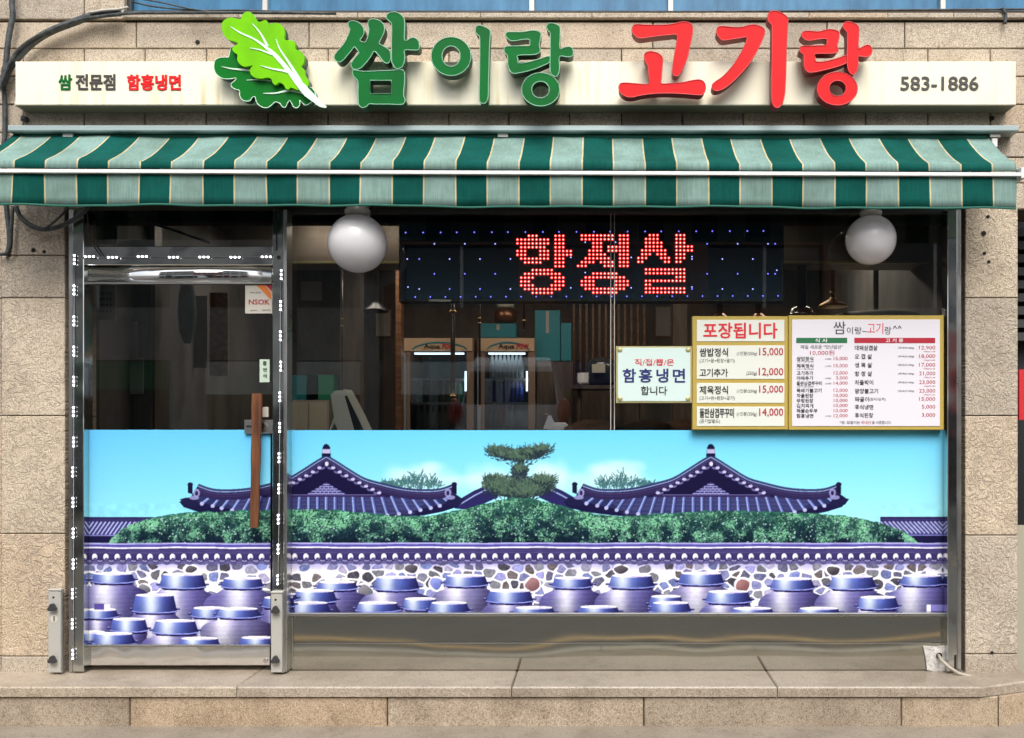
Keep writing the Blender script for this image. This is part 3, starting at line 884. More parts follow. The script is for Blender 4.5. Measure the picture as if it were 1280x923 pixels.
# ---- granite front of the building: pieces proud of a mortar backing
def wall(name, label, cat, loc, backing, bm='mortar'):
    w = thing(name, loc, label, cat)
    mb = MB()
    for b in backing: mb.box(*b)
    mb.build('backing', M[bm], w)
    return w
def stone(par, px0, py0, px1, py1, Y=0.0, dep=.03, m='granite', gap=.6, name='stone', b=.004):
    j = RNG.random() * .0018
    mb = MB().bbox(X_(px0 + gap), X_(px1 - gap), Y - j, Y + dep, Z_(py1 - gap), Z_(py0 + gap), b)
    return mb.build(name, M[m], par)

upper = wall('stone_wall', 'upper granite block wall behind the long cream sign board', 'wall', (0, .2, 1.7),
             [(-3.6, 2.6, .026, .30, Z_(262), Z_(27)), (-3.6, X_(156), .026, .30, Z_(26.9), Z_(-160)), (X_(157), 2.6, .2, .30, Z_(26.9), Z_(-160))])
# top course left of the windows, then the courses down to the awning
for x0, x1 in ((-60, 105), (105, 156)): stone(upper, x0, -60, x1, 25)
e_ = [-45, 170, 386, 602, 816, 1034, 1131, 1350]
for x0, x1 in zip(e_[:-1], e_[1:]): stone(upper, x0, 27.5, x1, 61)
e4 = [-45, 29, 105, 181, 258, 335, 410, 485, 561, 636, 712, 777, 853, 929, 1005, 1082, 1160, 1238, 1320]
for y0, y1 in ((61, 96), (96, 131), (131, 166), (166, 197), (197, 229), (229, 262)):
    for x0, x1 in zip(e4[:-1], e4[1:]):
        if y0 >= 197 and 85 < x0 < 1180: continue
        stone(upper, x0, y0, x1, y1, dep=.03)
for x in (247, 1240):                                                                      # small drilled stain marks
    MB().lathe([(.012, -.002), (.012, .01)], tuple(P(x, 53 if x < 300 else 148, -.002)), 10, 'y').build('drill_hole', M['hole'], upper)
# the stone lintel/soffit over the opening
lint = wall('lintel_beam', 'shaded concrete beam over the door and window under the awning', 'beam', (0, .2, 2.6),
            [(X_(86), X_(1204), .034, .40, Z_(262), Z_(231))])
# stone ledge under the upper windows
led = wall('window_ledge', 'thin pale stone ledge right under the blue upper windows', 'ledge', (0, 0, Z_(24)), [(X_(156), 2.6, .004, .1, Z_(26.5), Z_(13))], 'mortar')
xs_ = [156, 190, 300, 448, 601, 740, 877, 1010, 1108, 1190, 1350]
for a, b in zip(xs_[:-1], xs_[1:]):
    MB().bbox(X_(a) + .001, X_(b) - .001, -.022, .05, Z_(25), Z_(18.2), .004).build('ledge_stone', M['granite'], led)

# ---- left and right pillars with carved faces
def pillar(name, label, px0, px1, joints, Y=-.012):
    w = wall(name, label, 'pillar', (X_((px0 + px1) / 2), .1, 0), [(X_(px0) + .012, X_(px1) - .012, .02, .34, 0, Z_(255))])
    for a, b in zip(joints[:-1], joints[1:]):
        stone(w, px0, a, px1, b, Y=Y, dep=.30, m='granite_carved' if b < 830 else 'granite', gap=.5)
    return w
pl = pillar('stone_pillar', 'left granite pillar beside the glass door, with a numbered shutter post at its foot', 3, 83, [255, 320, 373, 520, 667, 820, 842])
for a, b in ((-60, 320), (320, 373), (373, 520), (520, 667), (667, 820), (820, 842)):
    stone(pl, -60, max(a, 255), 2.4, b, Y=-.002, dep=.2, m='granite_carved')
for (x, y, r) in ((55.5, 315, .009), (42, 313, .012)):
    MB().lathe([(r, -.002), (r, .004)], tuple(P(x, y, -.013)), 10, 'y').build('drill_hole', M['hole'], pl)
pr = pillar('stone_pillar', 'right granite pillar with worn carving and four drilled holes near its top', 1205, 1271.5, [255, 373, 520, 669, 817, 842])
for (x, y, r) in ((1235, 271, .009), (1229.5, 292, .013), (1230.5, 317, .009), (1236, 327.5, .009)):
    MB().lathe([(r, -.002), (r, .006)], tuple(P(x, y, -.0145)), 10, 'y').build('drill_hole', M['hole'], pr)
MB().lathe([(.009, -.002), (.009, .004)], tuple(P(1240, 816, -.0145)), 8, 'y').build('drill_hole', M['hole'], pr)

# ---- doorstep: slabs on riser stones
step = wall('doorstep', 'long low granite doorstep running under the door and the shop window', 'step', (0, -.2, 0),
            [(X_(-60), X_(1245, FRONT), FRONT + .03, .3, GZ, STEP_Z - .02)])
tj = [-3.35, X_(322), X_(645.8), X_(958.9), X_(1238, FRONT)]
for i, (a, b) in enumerate(zip(tj[:-1], tj[1:])):
    mb = MB()
    if i < 3:
        vs = [(a + .002, FRONT, STEP_Z - .049), (b - .002, FRONT, STEP_Z - .049), (b - .002, .10, STEP_Z - .049), (a + .002, .10, STEP_Z - .049)]
    else:
        b2 = X_(1272)
        vs = [(a + .002, FRONT, STEP_Z - .049), (b - .05, FRONT, STEP_Z - .049), (b + .02, FRONT + .02, STEP_Z - .049), (b2 + .03, -.15, STEP_Z - .049), (b2 + .03, .10, STEP_Z - .049), (a + .002, .10, STEP_Z - .049)]
    n = len(vs)
    c_ = Vector((sum(v[0] for v in vs) / n, sum(v[1] for v in vs) / n, 0))
    mid = [(v[0], v[1], STEP_Z - .007) for v in vs]
    top = [(v[0] + (.006 if v[0] < c_.x else -.006), v[1] + (.006 if v[1] < c_.y else 0), STEP_Z) for v in vs]
    fs = [tuple(range(n - 1, -1, -1)), tuple(range(2 * n, 3 * n))]
    for k in range(n):
        k2 = (k + 1) % n
        fs += [(k, k2, n + k2, n + k), (n + k, n + k2, 2 * n + k2, 2 * n + k)]
    mb.add(vs + mid + top, fs).build('tread_slab', M['granite_tread'], step)
rj = [X_(-60, FRONT), X_(160, FRONT), X_(483, FRONT), X_(805, FRONT), X_(1128, FRONT), X_(1250, FRONT)]
for a, b in zip(rj[:-1], rj[1:]):
    MB().bbox(a + .003, b - .003, FRONT + .012 + RNG.random() * .004, FRONT + .1, GZ - .02, STEP_Z - .053, .005).build('riser_stone', M['granite_step'], step)
b = rj[-1]
vs = [(b + .001, FRONT + .014), (X_(1272) + .055, -.16), (X_(1272) + .055, .10), (b + .001, .10)]
MB().add([(x, y, GZ - .02) for x, y in vs] + [(x, y, STEP_Z - .053) for x, y in vs], [(3, 2, 1, 0), (4, 5, 6, 7), (0, 1, 5, 4), (1, 2, 6, 5), (2, 3, 7, 6), (3, 0, 4, 7)]).build('corner_stone', M['granite_step'], step)
MB().add([(x, y + .12, z + GZ) for x, y, z in ((2.13, -.42, -.01), (2.2, -.47, -.01), (2.29, -.43, -.01), (2.26, -.33, -.01), (2.16, -.34, -.01), (2.15, -.41, .035), (2.2, -.45, .04), (2.27, -.42, .03), (2.25, -.35, .045), (2.17, -.35, .035))],
         [(0, 1, 6, 5), (1, 2, 7, 6), (2, 3, 8, 7), (3, 4, 9, 8), (4, 0, 5, 9), (5, 6, 7, 8, 9)]).build('broken_stone', M['granite_step'])
tag(bpy.data.objects['broken_stone'], 'broken lump of granite on the pavement past the right end of the step', 'rubble')

# ---- the neighbour's recessed front past the right pillar
nb = thing('neighbour_front', (2.9, .9, 0), 'dark louvered shop front just visible past the right pillar', 'shop front')
MB().box(2.22, 3.6, .62, .7, 0, 2.7).build('backing_panel', M['black'], nb)
for k in range(9):
    z = 2.55 - k * .075
    MB().box(2.2, 3.5, .50, .60, z - .026, z + .02).build('louver', M['dark_louver'], nb)
rs = thing('red_banner', (2.35, .3, 1.5), 'red upright banner at the right edge of the photo past the pillar', 'banner')
mb = MB().pbox(1274, 462, 1330, 525, .12, .135); mb.build('cloth', M['red_sign'], rs)
mb = MB().tube([P(1284, 455, .15), P(1284, 842, .15)], .008, 8); mb.build('pole', M['alu'], rs)
MB().box(2.215, 3.6, .14, .16, 0, .9).build('low_wall', M['mint_wall'], None)
tag(bpy.data.objects['low_wall'], 'pale low wall past the right pillar', 'wall')

# ================================================================== UPPER WINDOWS
uw = thing('upper_window', (0, .08, Z_(0)), 'band of blue tinted upper windows in a dark frame at the top edge', 'window')
ed = [157, 328, 664, 839, 1182, 1400]
fr = MB().box(X_(156), 2.7, .03, .10, Z_(13.2), Z_(10.4))
fr.build('bottom_rail', M['dark_frame'], uw)
for a, b in zip(ed[:-1], ed[1:]):
    MB().box(X_(a + 3), X_(b - 3), .065, .075, Z_(10.2), Z_(-150)).build('pane', M['upper_glass'], uw)
for a in ed[:-1]:
    MB().box(X_(a - 3), X_(a + 3), .035, .095, Z_(10.2), Z_(-150)).build('mullion', M['alu'] if a > 300 else M['dark_frame'], uw)

# ================================================================== SIGN BOARD
SY = -.12
sg = thing('sign_board', (X_(645), -.05, Z_(105)), 'long cream shop sign with big green and red raised letters and a lettuce leaf', 'sign')
MB().bbox(X_(19, SY), X_(1270, SY), SY, -.004, Z_(131.5, SY), Z_(77, SY), .003).build('board', M['white_board'], sg)
MB().box(X_(19, SY) + .004, X_(1270, SY) - .004, SY + .004, -.006, Z_(131.5, SY) - .003, Z_(131.5, SY) - .0005).build('bottom_edge', M['sign_under'], sg)
for px in (440, 600, 1000, 30, 1245):
    MB().box(X_(px), X_(px + 7), -.08, .002, Z_(139), Z_(133)).build('bracket', M['alu'], sg)
def zoomed(ox, oy, sc_):
    return lambda pts: [(ox + x / sc_, oy + y / sc_) for x, y in pts]
z2, z3, z4, z5, z1 = zoomed(410, 5, 6.592), zoomed(530, 20, 6.4), zoomed(760, 5, 6.4), zoomed(940, 5, 6.594), zoomed(260, 5, 6.594)
LY = -.222            # front faces of the big letters
LB = -.160
def circ(cx, cy, rx, ry, n=40): return [(cx + rx * math.cos(2 * PI * i / n), cy + ry * math.sin(2 * PI * i / n)) for i in range(n)]
def letter(name, zf, outline, holes, mats, smooth_holes=True, smooth=True, par=None, y0=LY, y1=LB, trim=.0026):
    par = par or sg
    o = zf(outline)
    if smooth: o = crom(o, 4)
    o = [(X_(a, y0), Z_(b, y0)) for a, b in o]
    hs = [[(X_(a, y0), Z_(b, y0)) for a, b in zf(h)] for h in holes]
    vs, fs = plate(o, hs, y0, y1)
    side = MB(); 
    for ring in [o] + hs:                                  # the returns, a hair proud of the face outline
        n = len(ring)
        side.add([(x, y0 + .0035, z) for x, z in ring] + [(x, y1 + .003, z) for x, z in ring], [(i, (i + 1) % n, n + (i + 1) % n, n + i) for i in range(n)])
    face = MB(); v2 = [(x, y0 if y < (y0 + y1) / 2 else y0 + .004, z) for x, y, z in vs]
    face.add(v2, fs)
    L_ = face.build(name, M[mats[0]], par)
    # solid return: the same outline, behind the face
    vs2, fs2 = plate(o, hs, y0 + .0045, y1)
    MB().add(vs2, fs2).build('side_return', M[mats[1]], L_)
    t = MB()
    for ring in [o] + hs:
        q = [(x, y0 - .0005, z) for x, z in ring]
        t.tube(q + [q[0], q[1]], trim, 5, False)
    t.build('trim', M[mats[2]], L_)
    return L_
G3, R3 = ('green', 'green_side', 'green_trim'), ('red', 'red_side', 'red_trim')
letter('letter_stroke', z2, [(175,148),(215,142),(260,160),(290,195),(298,235),(285,270),(264,302),(300,318),(318,300),(330,260),(338,215),(328,165),(345,132),(390,128),(440,150),(465,190),(462,235),(445,275),(422,325),(450,345),(490,370),(512,395),(518,440),(508,478),(485,492),(455,475),(420,430),(380,392),(350,440),(310,490),(270,530),(230,542),(200,530),(190,500),(205,470),(235,430),(256,405),(240,380),(218,356),(190,390),(160,425),(130,460),(100,480),(70,475),(52,450),(60,415),(90,380),(130,330),(160,275),(180,215),(165,175)], [], G3)
letter('letter_stroke', z2, [(485,95),(505,76),(530,70),(560,70),(600,90),(625,120),(632,170),(630,240),(630,300),(650,302),(680,285),(710,280),(740,300),(752,330),(752,365),(735,382),(700,382),(632,384),(632,430),(628,480),(610,520),(580,535),(555,530),(535,500),(524,460),(524,300),(524,170),(500,140),(482,115)], [], G3, y0=LY - .003)
letter('letter_stroke', z2, [(205,548),(240,550),(300,558),(400,555),(520,550),(600,544),(625,555),(632,590),(630,660),(622,750),(635,790),(625,820),(600,830),(500,828),(400,828),(340,826),(320,845),(290,856),(262,845),(250,810),(248,720),(246,640),(215,605),(203,575)], [[(348,632),(522,632),(522,742),(348,742)]], G3)
letter('letter_stroke', z3, circ(217, 325, 159, 154), [circ(217, 325, 73, 82)], G3, smooth=False)
letter('letter_stroke', z3, [(412,100),(425,82),(450,78),(490,92),(520,110),(530,135),(524,250),(520,400),(515,560),(514,640),(500,690),(475,703),(450,692),(442,650),(444,500),(446,350),(446,180),(430,155),(412,130)], [], G3)
letter('letter_stroke', z3, [(652,150),(668,132),(720,130),(790,130),(860,118),(905,122),(935,145),(928,200),(922,240),(930,275),(915,300),(870,312),(752,318),(752,347),(752,376),(800,378),(870,362),(940,342),(1002,325),(1002,372),(950,400),(880,428),(800,450),(730,462),(700,455),(680,425),(670,380),(668,320),(650,300),(640,270),(655,248),(700,244),(780,242),(843,240),(845,215),(843,190),(790,190),(720,202),(685,195),(660,172)], [], G3)
letter('letter_stroke', z3, [(980,85),(1000,62),(1030,60),(1070,75),(1088,100),(1088,180),(1086,262),(1120,255),(1160,248),(1185,262),(1194,295),(1185,320),(1150,330),(1085,326),(1084,400),(1082,440),(1070,475),(1050,487),(1020,470),(1010,440),(1008,380),(1010,300),(1010,200),(1010,140),(990,115)], [], G3, y0=LY - .003)
letter('letter_stroke', z3, circ(933, 590, 152, 133), [circ(932, 592, 70, 67)], G3, smooth=False)
letter('letter_stroke', z4, [(192,210),(200,180),(230,165),(300,170),(400,172),(480,168),(540,158),(590,145),(640,150),(670,170),(678,210),(668,280),(650,360),(632,440),(600,510),(575,560),(545,578),(518,560),(518,500),(530,420),(545,330),(552,250),(480,250),(400,258),(320,268),(260,275),(225,262),(200,235)], [], R3)
letter('letter_stroke', z4, [(290,420),(300,395),(340,382),(385,390),(425,415),(438,450),(432,520),(427,595),(426,638),(500,638),(600,630),(670,615),(730,608),(765,625),(780,660),(775,700),(750,728),(700,728),(600,720),(480,715),(350,720),(250,735),(190,748),(140,740),(100,710),(86,670),(100,640),(140,633),(230,640),(326,640),(325,560),(322,500),(300,460)], [], R3)
letter('letter_stroke', z4, [(870,215),(880,188),(920,180),(990,188),(1060,188),(1120,175),(1170,168),(1220,182),(1250,205),(1250,245),(1225,310),(1180,400),(1120,490),(1060,560),(990,630),(930,675),(880,695),(845,690),(832,660),(850,630),(910,590),(970,530),(1030,450),(1080,360),(1112,272),(1050,275),(980,285),(920,292),(890,270),(870,240)], [], R3)
letter('letter_stroke', z5, [(132,100),(145,70),(180,58),(225,68),(275,95),(296,130),(292,200),(285,350),(280,500),(275,650),(268,750),(250,820),(225,850),(200,855),(178,840),(165,790),(162,650),(165,450),(166,300),(166,190),(150,160),(132,135)], [], R3)
letter('letter_stroke', z5, [(408,255),(425,230),(470,225),(550,230),(610,215),(660,212),(705,225),(718,250),(712,300),(700,345),(710,375),(700,400),(650,410),(522,412),(522,445),(524,475),(580,480),(650,465),(720,445),(782,425),(782,480),(740,505),(660,530),(580,550),(500,565),(460,560),(435,530),(428,480),(425,420),(400,400),(395,375),(410,350),(470,348),(560,345),(610,340),(618,315),(614,291),(560,290),(480,303),(440,295),(415,275)], [], R3)
letter('letter_stroke', z5, [(750,185),(765,155),(800,148),(850,165),(878,195),(880,260),(876,370),(910,355),(950,340),(975,350),(988,385),(975,425),(940,438),(905,434),(874,436),(875,500),(865,545),(845,580),(820,580),(795,550),(785,500),(785,420),(787,330),(785,240),(765,215)], [], R3, y0=LY - .003)
letter('letter_stroke', z5, circ(703, 700, 165, 136), [circ(705, 698, 70, 65)], R3, smooth=False)
# lettuce leaf: a dark leaf behind a lime one
LF = letter('leaf_emblem', z1, [(50,500),(60,465),(95,445),(140,442),(172,438),(180,395),(205,355),(300,400),(400,500),(600,620),(760,690),(850,690),(885,740),(885,780),(850,812),(828,828),(800,835),(775,815),(755,796),(758,830),(735,858),(705,850),(690,820),(672,798),(655,820),(640,850),(615,850),(590,820),(555,810),(530,830),(495,855),(455,855),(420,835),(400,810),(388,768),(365,772),(345,800),(305,802),(275,785),(262,755),(258,715),(225,705),(195,685),(192,660),(215,640),(234,614),(195,618),(150,620),(105,610),(65,575),(50,535)], [], ('leaf_dark', 'green_side', 'leaf_vein'), y0=LY + .02, y1=LB, trim=.0022)
def sub(name, zf, outline, m, y0, y1, par, smooth=True):
    o = zf(outline)
    if smooth: o = crom(o, 4)
    vs, fs = plate([(X_(a, y0), Z_(b, y0)) for a, b in o], [], y0, y1)
    return MB().add(vs, fs).build(name, M[m], par)
light = [(112,190),(120,150),(150,122),(190,112),(230,120),(268,125),(280,95),(305,70),(340,65),(370,85),(390,115),(410,145),(440,145),(470,132),(495,150),(500,168),(530,160),(570,158),(605,172),(625,205),(632,250),(630,295),(670,300),(705,305),(720,335),(722,375),(755,385),(785,415),(795,455),(785,495),(770,518),(795,545),(800,590),(825,625),(828,665),(815,685),(790,690),(765,700),(735,708),(700,695),(680,690),(665,705),(640,698),(625,670),(590,648),(560,668),(535,655),(520,620),(490,608),(440,615),(400,612),(360,590),(345,555),(350,530),(368,508),(330,515),(290,515),(255,490),(240,455),(242,420),(215,400),(200,375),(210,350),(245,330),(225,312),(185,302),(145,275),(120,235)]
sub('light_leaf', z1, light, 'leaf_light', LY - .006, LY + .012, LF)
sub('leaf_return', z1, light, 'green_side', LY + .0125, LB + .01, LF)
def vein(cl, ws, y0):
    pts = crom([(x, y, ) for x, y in cl], 5, False)
    n = len(pts); Lf, Rt = [], []
    for i, (x, y) in enumerate(pts):
        a = pts[max(i - 1, 0)]; b = pts[min(i + 1, n - 1)]
        dx, dy = b[0] - a[0], b[1] - a[1]; q = math.hypot(dx, dy)
        wd = np.interp(i / (n - 1), np.linspace(0, 1, len(ws)), ws) / 2
        Lf.append((x - dy / q * wd, y + dx / q * wd)); Rt.append((x + dy / q * wd, y - dx / q * wd))
    sub('vein', z1, Lf + Rt[::-1], 'leaf_vein', y0, y0 + .004, LF, False)
FV = LY - .0085
vein([(185,188),(270,240),(380,290),(480,360),(560,430),(660,545),(745,660)], [3, 12, 13, 22, 34, 36, 46], FV)
vein([(365,163),(430,240),(490,350)], [4, 12, 22], FV - .0006)
vein([(345,364),(430,380),(525,415)], [4, 10, 16], FV - .0007)
vein([(560,288),(590,370),(650,460),(720,570),(765,650)], [3, 10, 16, 24, 30], FV - .0008)
vein([(435,510),(530,535),(640,555),(715,585)], [4, 12, 20, 30], FV - .0009)
vein([(735,640),(780,690),(820,735),(885,790),(930,830),(975,850)], [46, 64, 66, 52, 40, 12], FV - .0022)
DV = LY + .0165
vein([(110,516),(200,535),(345,546)], [2, 10, 20], DV)
vein([(318,628),(420,625),(520,634)], [3, 8, 14], DV - .0003)
vein([(455,738),(560,735),(680,712),(800,728)], [4, 12, 20, 40], DV - .0004)
# small raised lettering
def lettering(par, items, m, Y, th, bold=.0, name='lettering', res=2, label=None):
    mb = MB(); res = max(res, 2)
    for it in items:
        put_text(mb, it[0], it[1], Y, it[2] if len(it) > 2 else bold, th, res, it[3] if len(it) > 3 else 1)
    o = mb.build(name, M[m], par, fix=False)
    if label: o['label'] = label
    if len(items) > 1: o['kind'] = 'stuff'
    return o
lettering(sg, [('쌈', (73.5, 93.5, 90.5, 113))], 'green', SY, .004, .03, res=3)
lettering(sg, [('전문점', (95, 93, 144.5, 113))], 'grey_print', SY, .004, .03, res=3)
lettering(sg, [('함흥냉면', (159, 93.5, 226.5, 113.5))], 'red', SY, .004, .034, res=3)
lettering(sg, [('583-1886', (1125.5, 96, 1223, 113.5), .03)], 'grey_print', SY, .004, res=3)

# ================================================================== AWNING
aw = thing('striped_awning', (0, -.15, Z_(215)), 'green and pale mint striped cloth awning with a white front bar', 'awning')
TILT = 4.5 / 259 / 4.9
def tl(v): x, y, z = v; return (x, y, z - (x + .3) * TILT)
prof = [(-.045, 169), (-.064, 172), (-.10, 177.2), (-.14, 182.2), (-.185, 187.3), (-.23, 192.0), (-.28, 196.3), (-.328, 199.6), (-.352, 201.4), (-.362, 203.5), (-.365, 212.5)]
AX0, AX1 = -3.02, 2.004
nx = 260
def cloth(rows, name, m, thick=.0015):
    """rows of (Y, px row or z, is_z)"""
    vs, fs = [], []
    for i in range(nx + 1):
        x = AX0 + (AX1 - AX0) * i / nx
        for (Y, z) in rows(x): vs.append(tl((x, Y, z)))
    r = len(vs) // (nx + 1)
    for i in range(nx):
        for j in range(r - 1):
            a = i * r + j
            fs.append((a, a + 1, a + r + 1, a + r))
    mb = MB().add(vs, fs, True)
    o = mb.build(name, M[m], aw)
    sm = o.modifiers.new('thickness', 'SOLIDIFY'); sm.thickness = thick
    return o
def top_rows(x):
    sag = .006 * math.sin((x + 3) * 1.25) ** 2 + .0045 * math.sin(x * 8.3 + 1.2 * math.sin(x * 2.1)) + .0022 * math.sin(x * 27 + 2 * math.sin(x * 3))
    return [(Y, Z_(py, Y) - (sag if 0 < k < 9 else 0)) for k, (Y, py) in enumerate(prof)]
cloth(top_rows, 'canopy_cloth', 'fabric')
FY = -.372
vz0, vz1 = Z_(214, FY), Z_(258.5, FY)
def val_rows(x):
    wv = .006 * math.sin(x * 7 + math.sin(x * 2.3)) + .004 * math.sin(x * 19 + 1)
    t_ = [0, .25, .5, .75, 1]
    return [(FY + wv * t * 1.6, vz0 + (vz1 - vz0) * t + (.002 * math.sin(x * 3.1) + .0015 * math.sin(x * 11) if t == 1 else 0)) for t in t_]
cloth(val_rows, 'valance', 'fabric')
def hem_rows(x):
    wv = .006 * math.sin(x * 7 + math.sin(x * 2.3)) + .004 * math.sin(x * 19 + 1)
    z = vz1 + .002 * math.sin(x * 3.1) + .0015 * math.sin(x * 11)
    return [(FY + wv * 1.6 - .0012, z + .006), (FY + wv * 1.6 - .0022, z - .004)]
cloth(hem_rows, 'hem', 'green_tape', .002)
def tbox(x0, x1, y0, y1, z0, z1, b, name, m):
    mb = MB().bbox(x0, x1, y0, y1, z0, z1, b); mb.v = [tl(v) for v in mb.v]
    return mb.build(name, M[m], aw)
FYB = -.392
tbox(AX0 - .01, AX1 + .012, FYB, -.374, Z_(218.3, FYB), Z_(213.6, FYB), .002, 'front_bar', 'bar_white')
tbox(AX1 + .012, AX1 + .03, FYB, -.33, Z_(221, FYB), Z_(207, FYB), .003, 'end_cap', 'bar_white')
MB().bbox(X_(9, -.10), X_(1274, -.10), -.10, -.002, Z_(164.5, -.10), Z_(156.5, -.10), .006).build('housing', M['awning_housing'], aw)
MB().tube([(AX0 + .04, -.05, Z_(171, -.05)), (AX1 - .01, -.05, Z_(171, -.05) - .004)], .016, 12).build('roller', M['green_tape'], aw)
for px in (78, 622, 1238):
    MB().pbox(px, 165, px + 13, 171.5, -.075, -.004, .002).build('bracket', M['alu'], aw)
MB().pbox(1240, 173, 1247, 184, -.07, -.004, .002).build('end_bracket', M['bar_white'], aw)
for x in (-2.2, .1, 1.7):
    MB().tube([(x, -.03, Z_(176, -.03)), (x + .22, -.2, Z_(205, -.2)), (x + .08, -.35, Z_(213, -.35))], .011, 8).build('folding_arm', M['alu'], aw)

# ================================================================== DOOR FRAME AND DOOR
JY = -.03
df = thing('door_frame', (X_(220), .02, STEP_Z), 'mirror steel door frame around the glass door, with a glazed transom', 'door frame')
MB().pbox(86, 262, 90.5, 840, JY + .012, .05).build('outer_jamb_strip', M['steel_satin'], df)
MB().pbox(90.5, 262, 104.5, 840, JY, .055, .003).build('jamb', M['steel'], df)
MB().pbox(340.5, 262, 355, 840, JY, .055, .003).build('jamb', M['steel'], df)
MB().pbox(355, 262, 358.5, 840, JY - .004, .05, .001).build('jamb_bead', M['steel_satin'], df)
MB().pbox(104.6, 308, 340.4, 331.5, JY + .004, .05, .003).build('transom_bar', M['steel'], df)
MB().pbox(104.6, 256, 340.4, 307.9, .026, .034).build('transom_pane', M['glass'], df)
MB().pbox(345, 262, 346.5, 313, JY - .002, JY).build('groove', M['black'], df)
MB().lathe([(.010, -.003), (.010, .0)], tuple(P(348.5, 322, JY)), 10, 'y').build('screw', M['black'], df)
dr = thing('glass_door', (X_(338), .03, STEP_Z), 'frameless glass door with steel rails, wooden pull bar and printed lower film', 'door')
DY = .012
rz0, rz1 = Z_(353, DY), Z_(332.6, DY)
vs, fs = [], []
for i in range(9):
    a = PI * (i / 8 - .5); z = (rz0 + rz1) / 2 + (rz1 - rz0) / 2 * math.sin(a * .98) / math.sin(PI * .49); y = DY + .012 - .016 * math.cos(a) ** .8
    vs += [(X_(106, DY), y, z), (X_(339, DY), y, z)]
vs += [(X_(106, DY), DY + .035, rz1), (X_(339, DY), DY + .035, rz1), (X_(106, DY), DY + .035, rz0), (X_(339, DY), DY + .035, rz0)]
for i in range(8): fs.append((2 * i, 2 * i + 1, 2 * i + 3, 2 * i + 2))
n9 = 18
fs += [(16, 17, 19, 18), (18, 19, 21, 20), (20, 21, 1, 0), tuple([2 * i for i in range(9)] + [18, 20]), tuple([2 * i + 1 for i in range(9)] + [19, 21])]
MB().add(vs, fs, True).build('top_rail', M['steel_closer'], dr)
MB().pbox(105, 353, 339, 355, DY - .006, DY + .03, .001).build('rail_edge', M['steel_satin'], dr)
MB().pbox(105, 808.5, 337, 832, DY - .004, DY + .035, .003).build('bottom_rail', M['steel_closer'], dr)
MB().pbox(105, 806.3, 337, 808.3, DY - .008, DY + .03, .001).build('rail_edge', M['steel_satin'], dr)
MB().pbox(105.5, 355, 339.5, 806.5, DY + .012, DY + .022).build('pane', M['glass'], dr)
dfilm = film_mesh('printed_film', 106, 537.5, 338, 806.2, DY + .0105, dr)
dfilm['label'] = 'printed film on the door: tiled roof, hedge and rows of onggi jars'
# wooden bar with its shadow standing off the glass
hb = MB().bbox(X_(314.5, -.05), X_(327, -.05), -.055, -.03, Z_(576, -.05), Z_(492, -.05), .004)
hb2 = MB()
for (pa, pb, w0, w1) in (((320.7, 492), (317.0, 660), 12.2, 9.6),):
    n = 10; vs = []
    for i in range(n + 1):
        t = i / n; cx = pa[0] + (pb[0] - pa[0]) * t; cy = pa[1] + (pb[1] - pa[1]) * t; hw_ = (w0 + (w1 - w0) * t) / 2 + (.35 * math.sin(i * 1.7))
        for (q, yy) in ((-1, -.03), (-1, -.048), (-.6, -.055), (.6, -.055), (1, -.048), (1, -.03)):
            vs.append((X_(cx + q * hw_, -.05), yy, Z_(cy, -.05)))
    fs = [tuple(range(6)), tuple(n * 6 + k for k in range(5, -1, -1))]
    for i in range(n):
        for k in range(6):
            k2 = (k + 1) % 6; fs.append((i * 6 + k, i * 6 + k2, i * 6 + 6 + k2, i * 6 + 6 + k))
    hb2.add(vs, fs)
handle = hb2.build('pull_bar', M['handle_wood'], dr)
for py in (515, 645):
    MB().lathe([(.009, -.035), (.009, DY + .01 + 0)], tuple(P(320 if py < 600 else 317.5, py, 0)), 10, 'y').build('standoff', M['chrome'], handle)
lk = MB().pbox(305, 525, 341, 542, DY - .012, DY + .01, .003).build('lock', M['steel_satin'], dr)
MB().lathe([(.018, -.012), (.018, 0), (.024, .002)], tuple(P(329, 533, DY - .012)), 14, 'y').build('lock_cylinder', M['chrome'], lk)
MB().pbox(308, 532, 316, 534.5, DY - .014, DY - .011).build('key_slot', M['black'], lk)
MB().lathe([(.012, -.006), (.012, 0)], tuple(P(332, 826, DY - .004)), 12, 'y').build('floor_lock', M['chrome'], dr)
# stickers on the glass
st = MB().pbox(306.5, 356, 340, 392, DY + .0085, DY + .0105).build('sticker', M['sticker_white'], dr)
st['label'] = 'square cream security sticker with an orange curl at its corner'
sY = DY + .008
crv = [(320, 356.2), (331, 356.2), (338.5, 366), (339.5, 375), (336.5, 373), (329, 365)]
vs, fs = plate([(X_(a, sY), Z_(b, sY)) for a, b in crv], [], sY - .001, sY); MB().add(vs, fs).build('orange_curl', M['sticker_orange'], st)
crv = [(332, 356.2), (339.8, 356.2), (339.8, 365)]
vs, fs = plate([(X_(a, sY), Z_(b, sY)) for a, b in crv], [], sY - .001, sY); MB().add(vs, fs).build('red_corner', M['darkred_print'], st)
lettering(st, [('NSOK', (311, 374.5, 337, 381), .03)], 'darkred_print', sY, .0008)
lettering(st, [('보안 전문', (312.5, 365, 326, 367)), ('SECURITY', (313, 387.5, 322, 389)), ('SERVICE', (328, 387, 338, 389))], 'black_print', sY, .0006, res=1)
s2 = MB().pbox(324.5, 449.5, 337, 478, DY + .0085, DY + .0105).build('sticker', M['sticker_mint'], dr)
s2['label'] = 'small pale upright sticker with dark characters'
lettering(s2, [('흡', (328.5, 451.5, 333.5, 457)), ('연', (328.5, 460, 333.5, 465)), ('석', (328.5, 467.5, 333.5, 473))], 'black_print', sY, .0006, res=1, bold=.02)
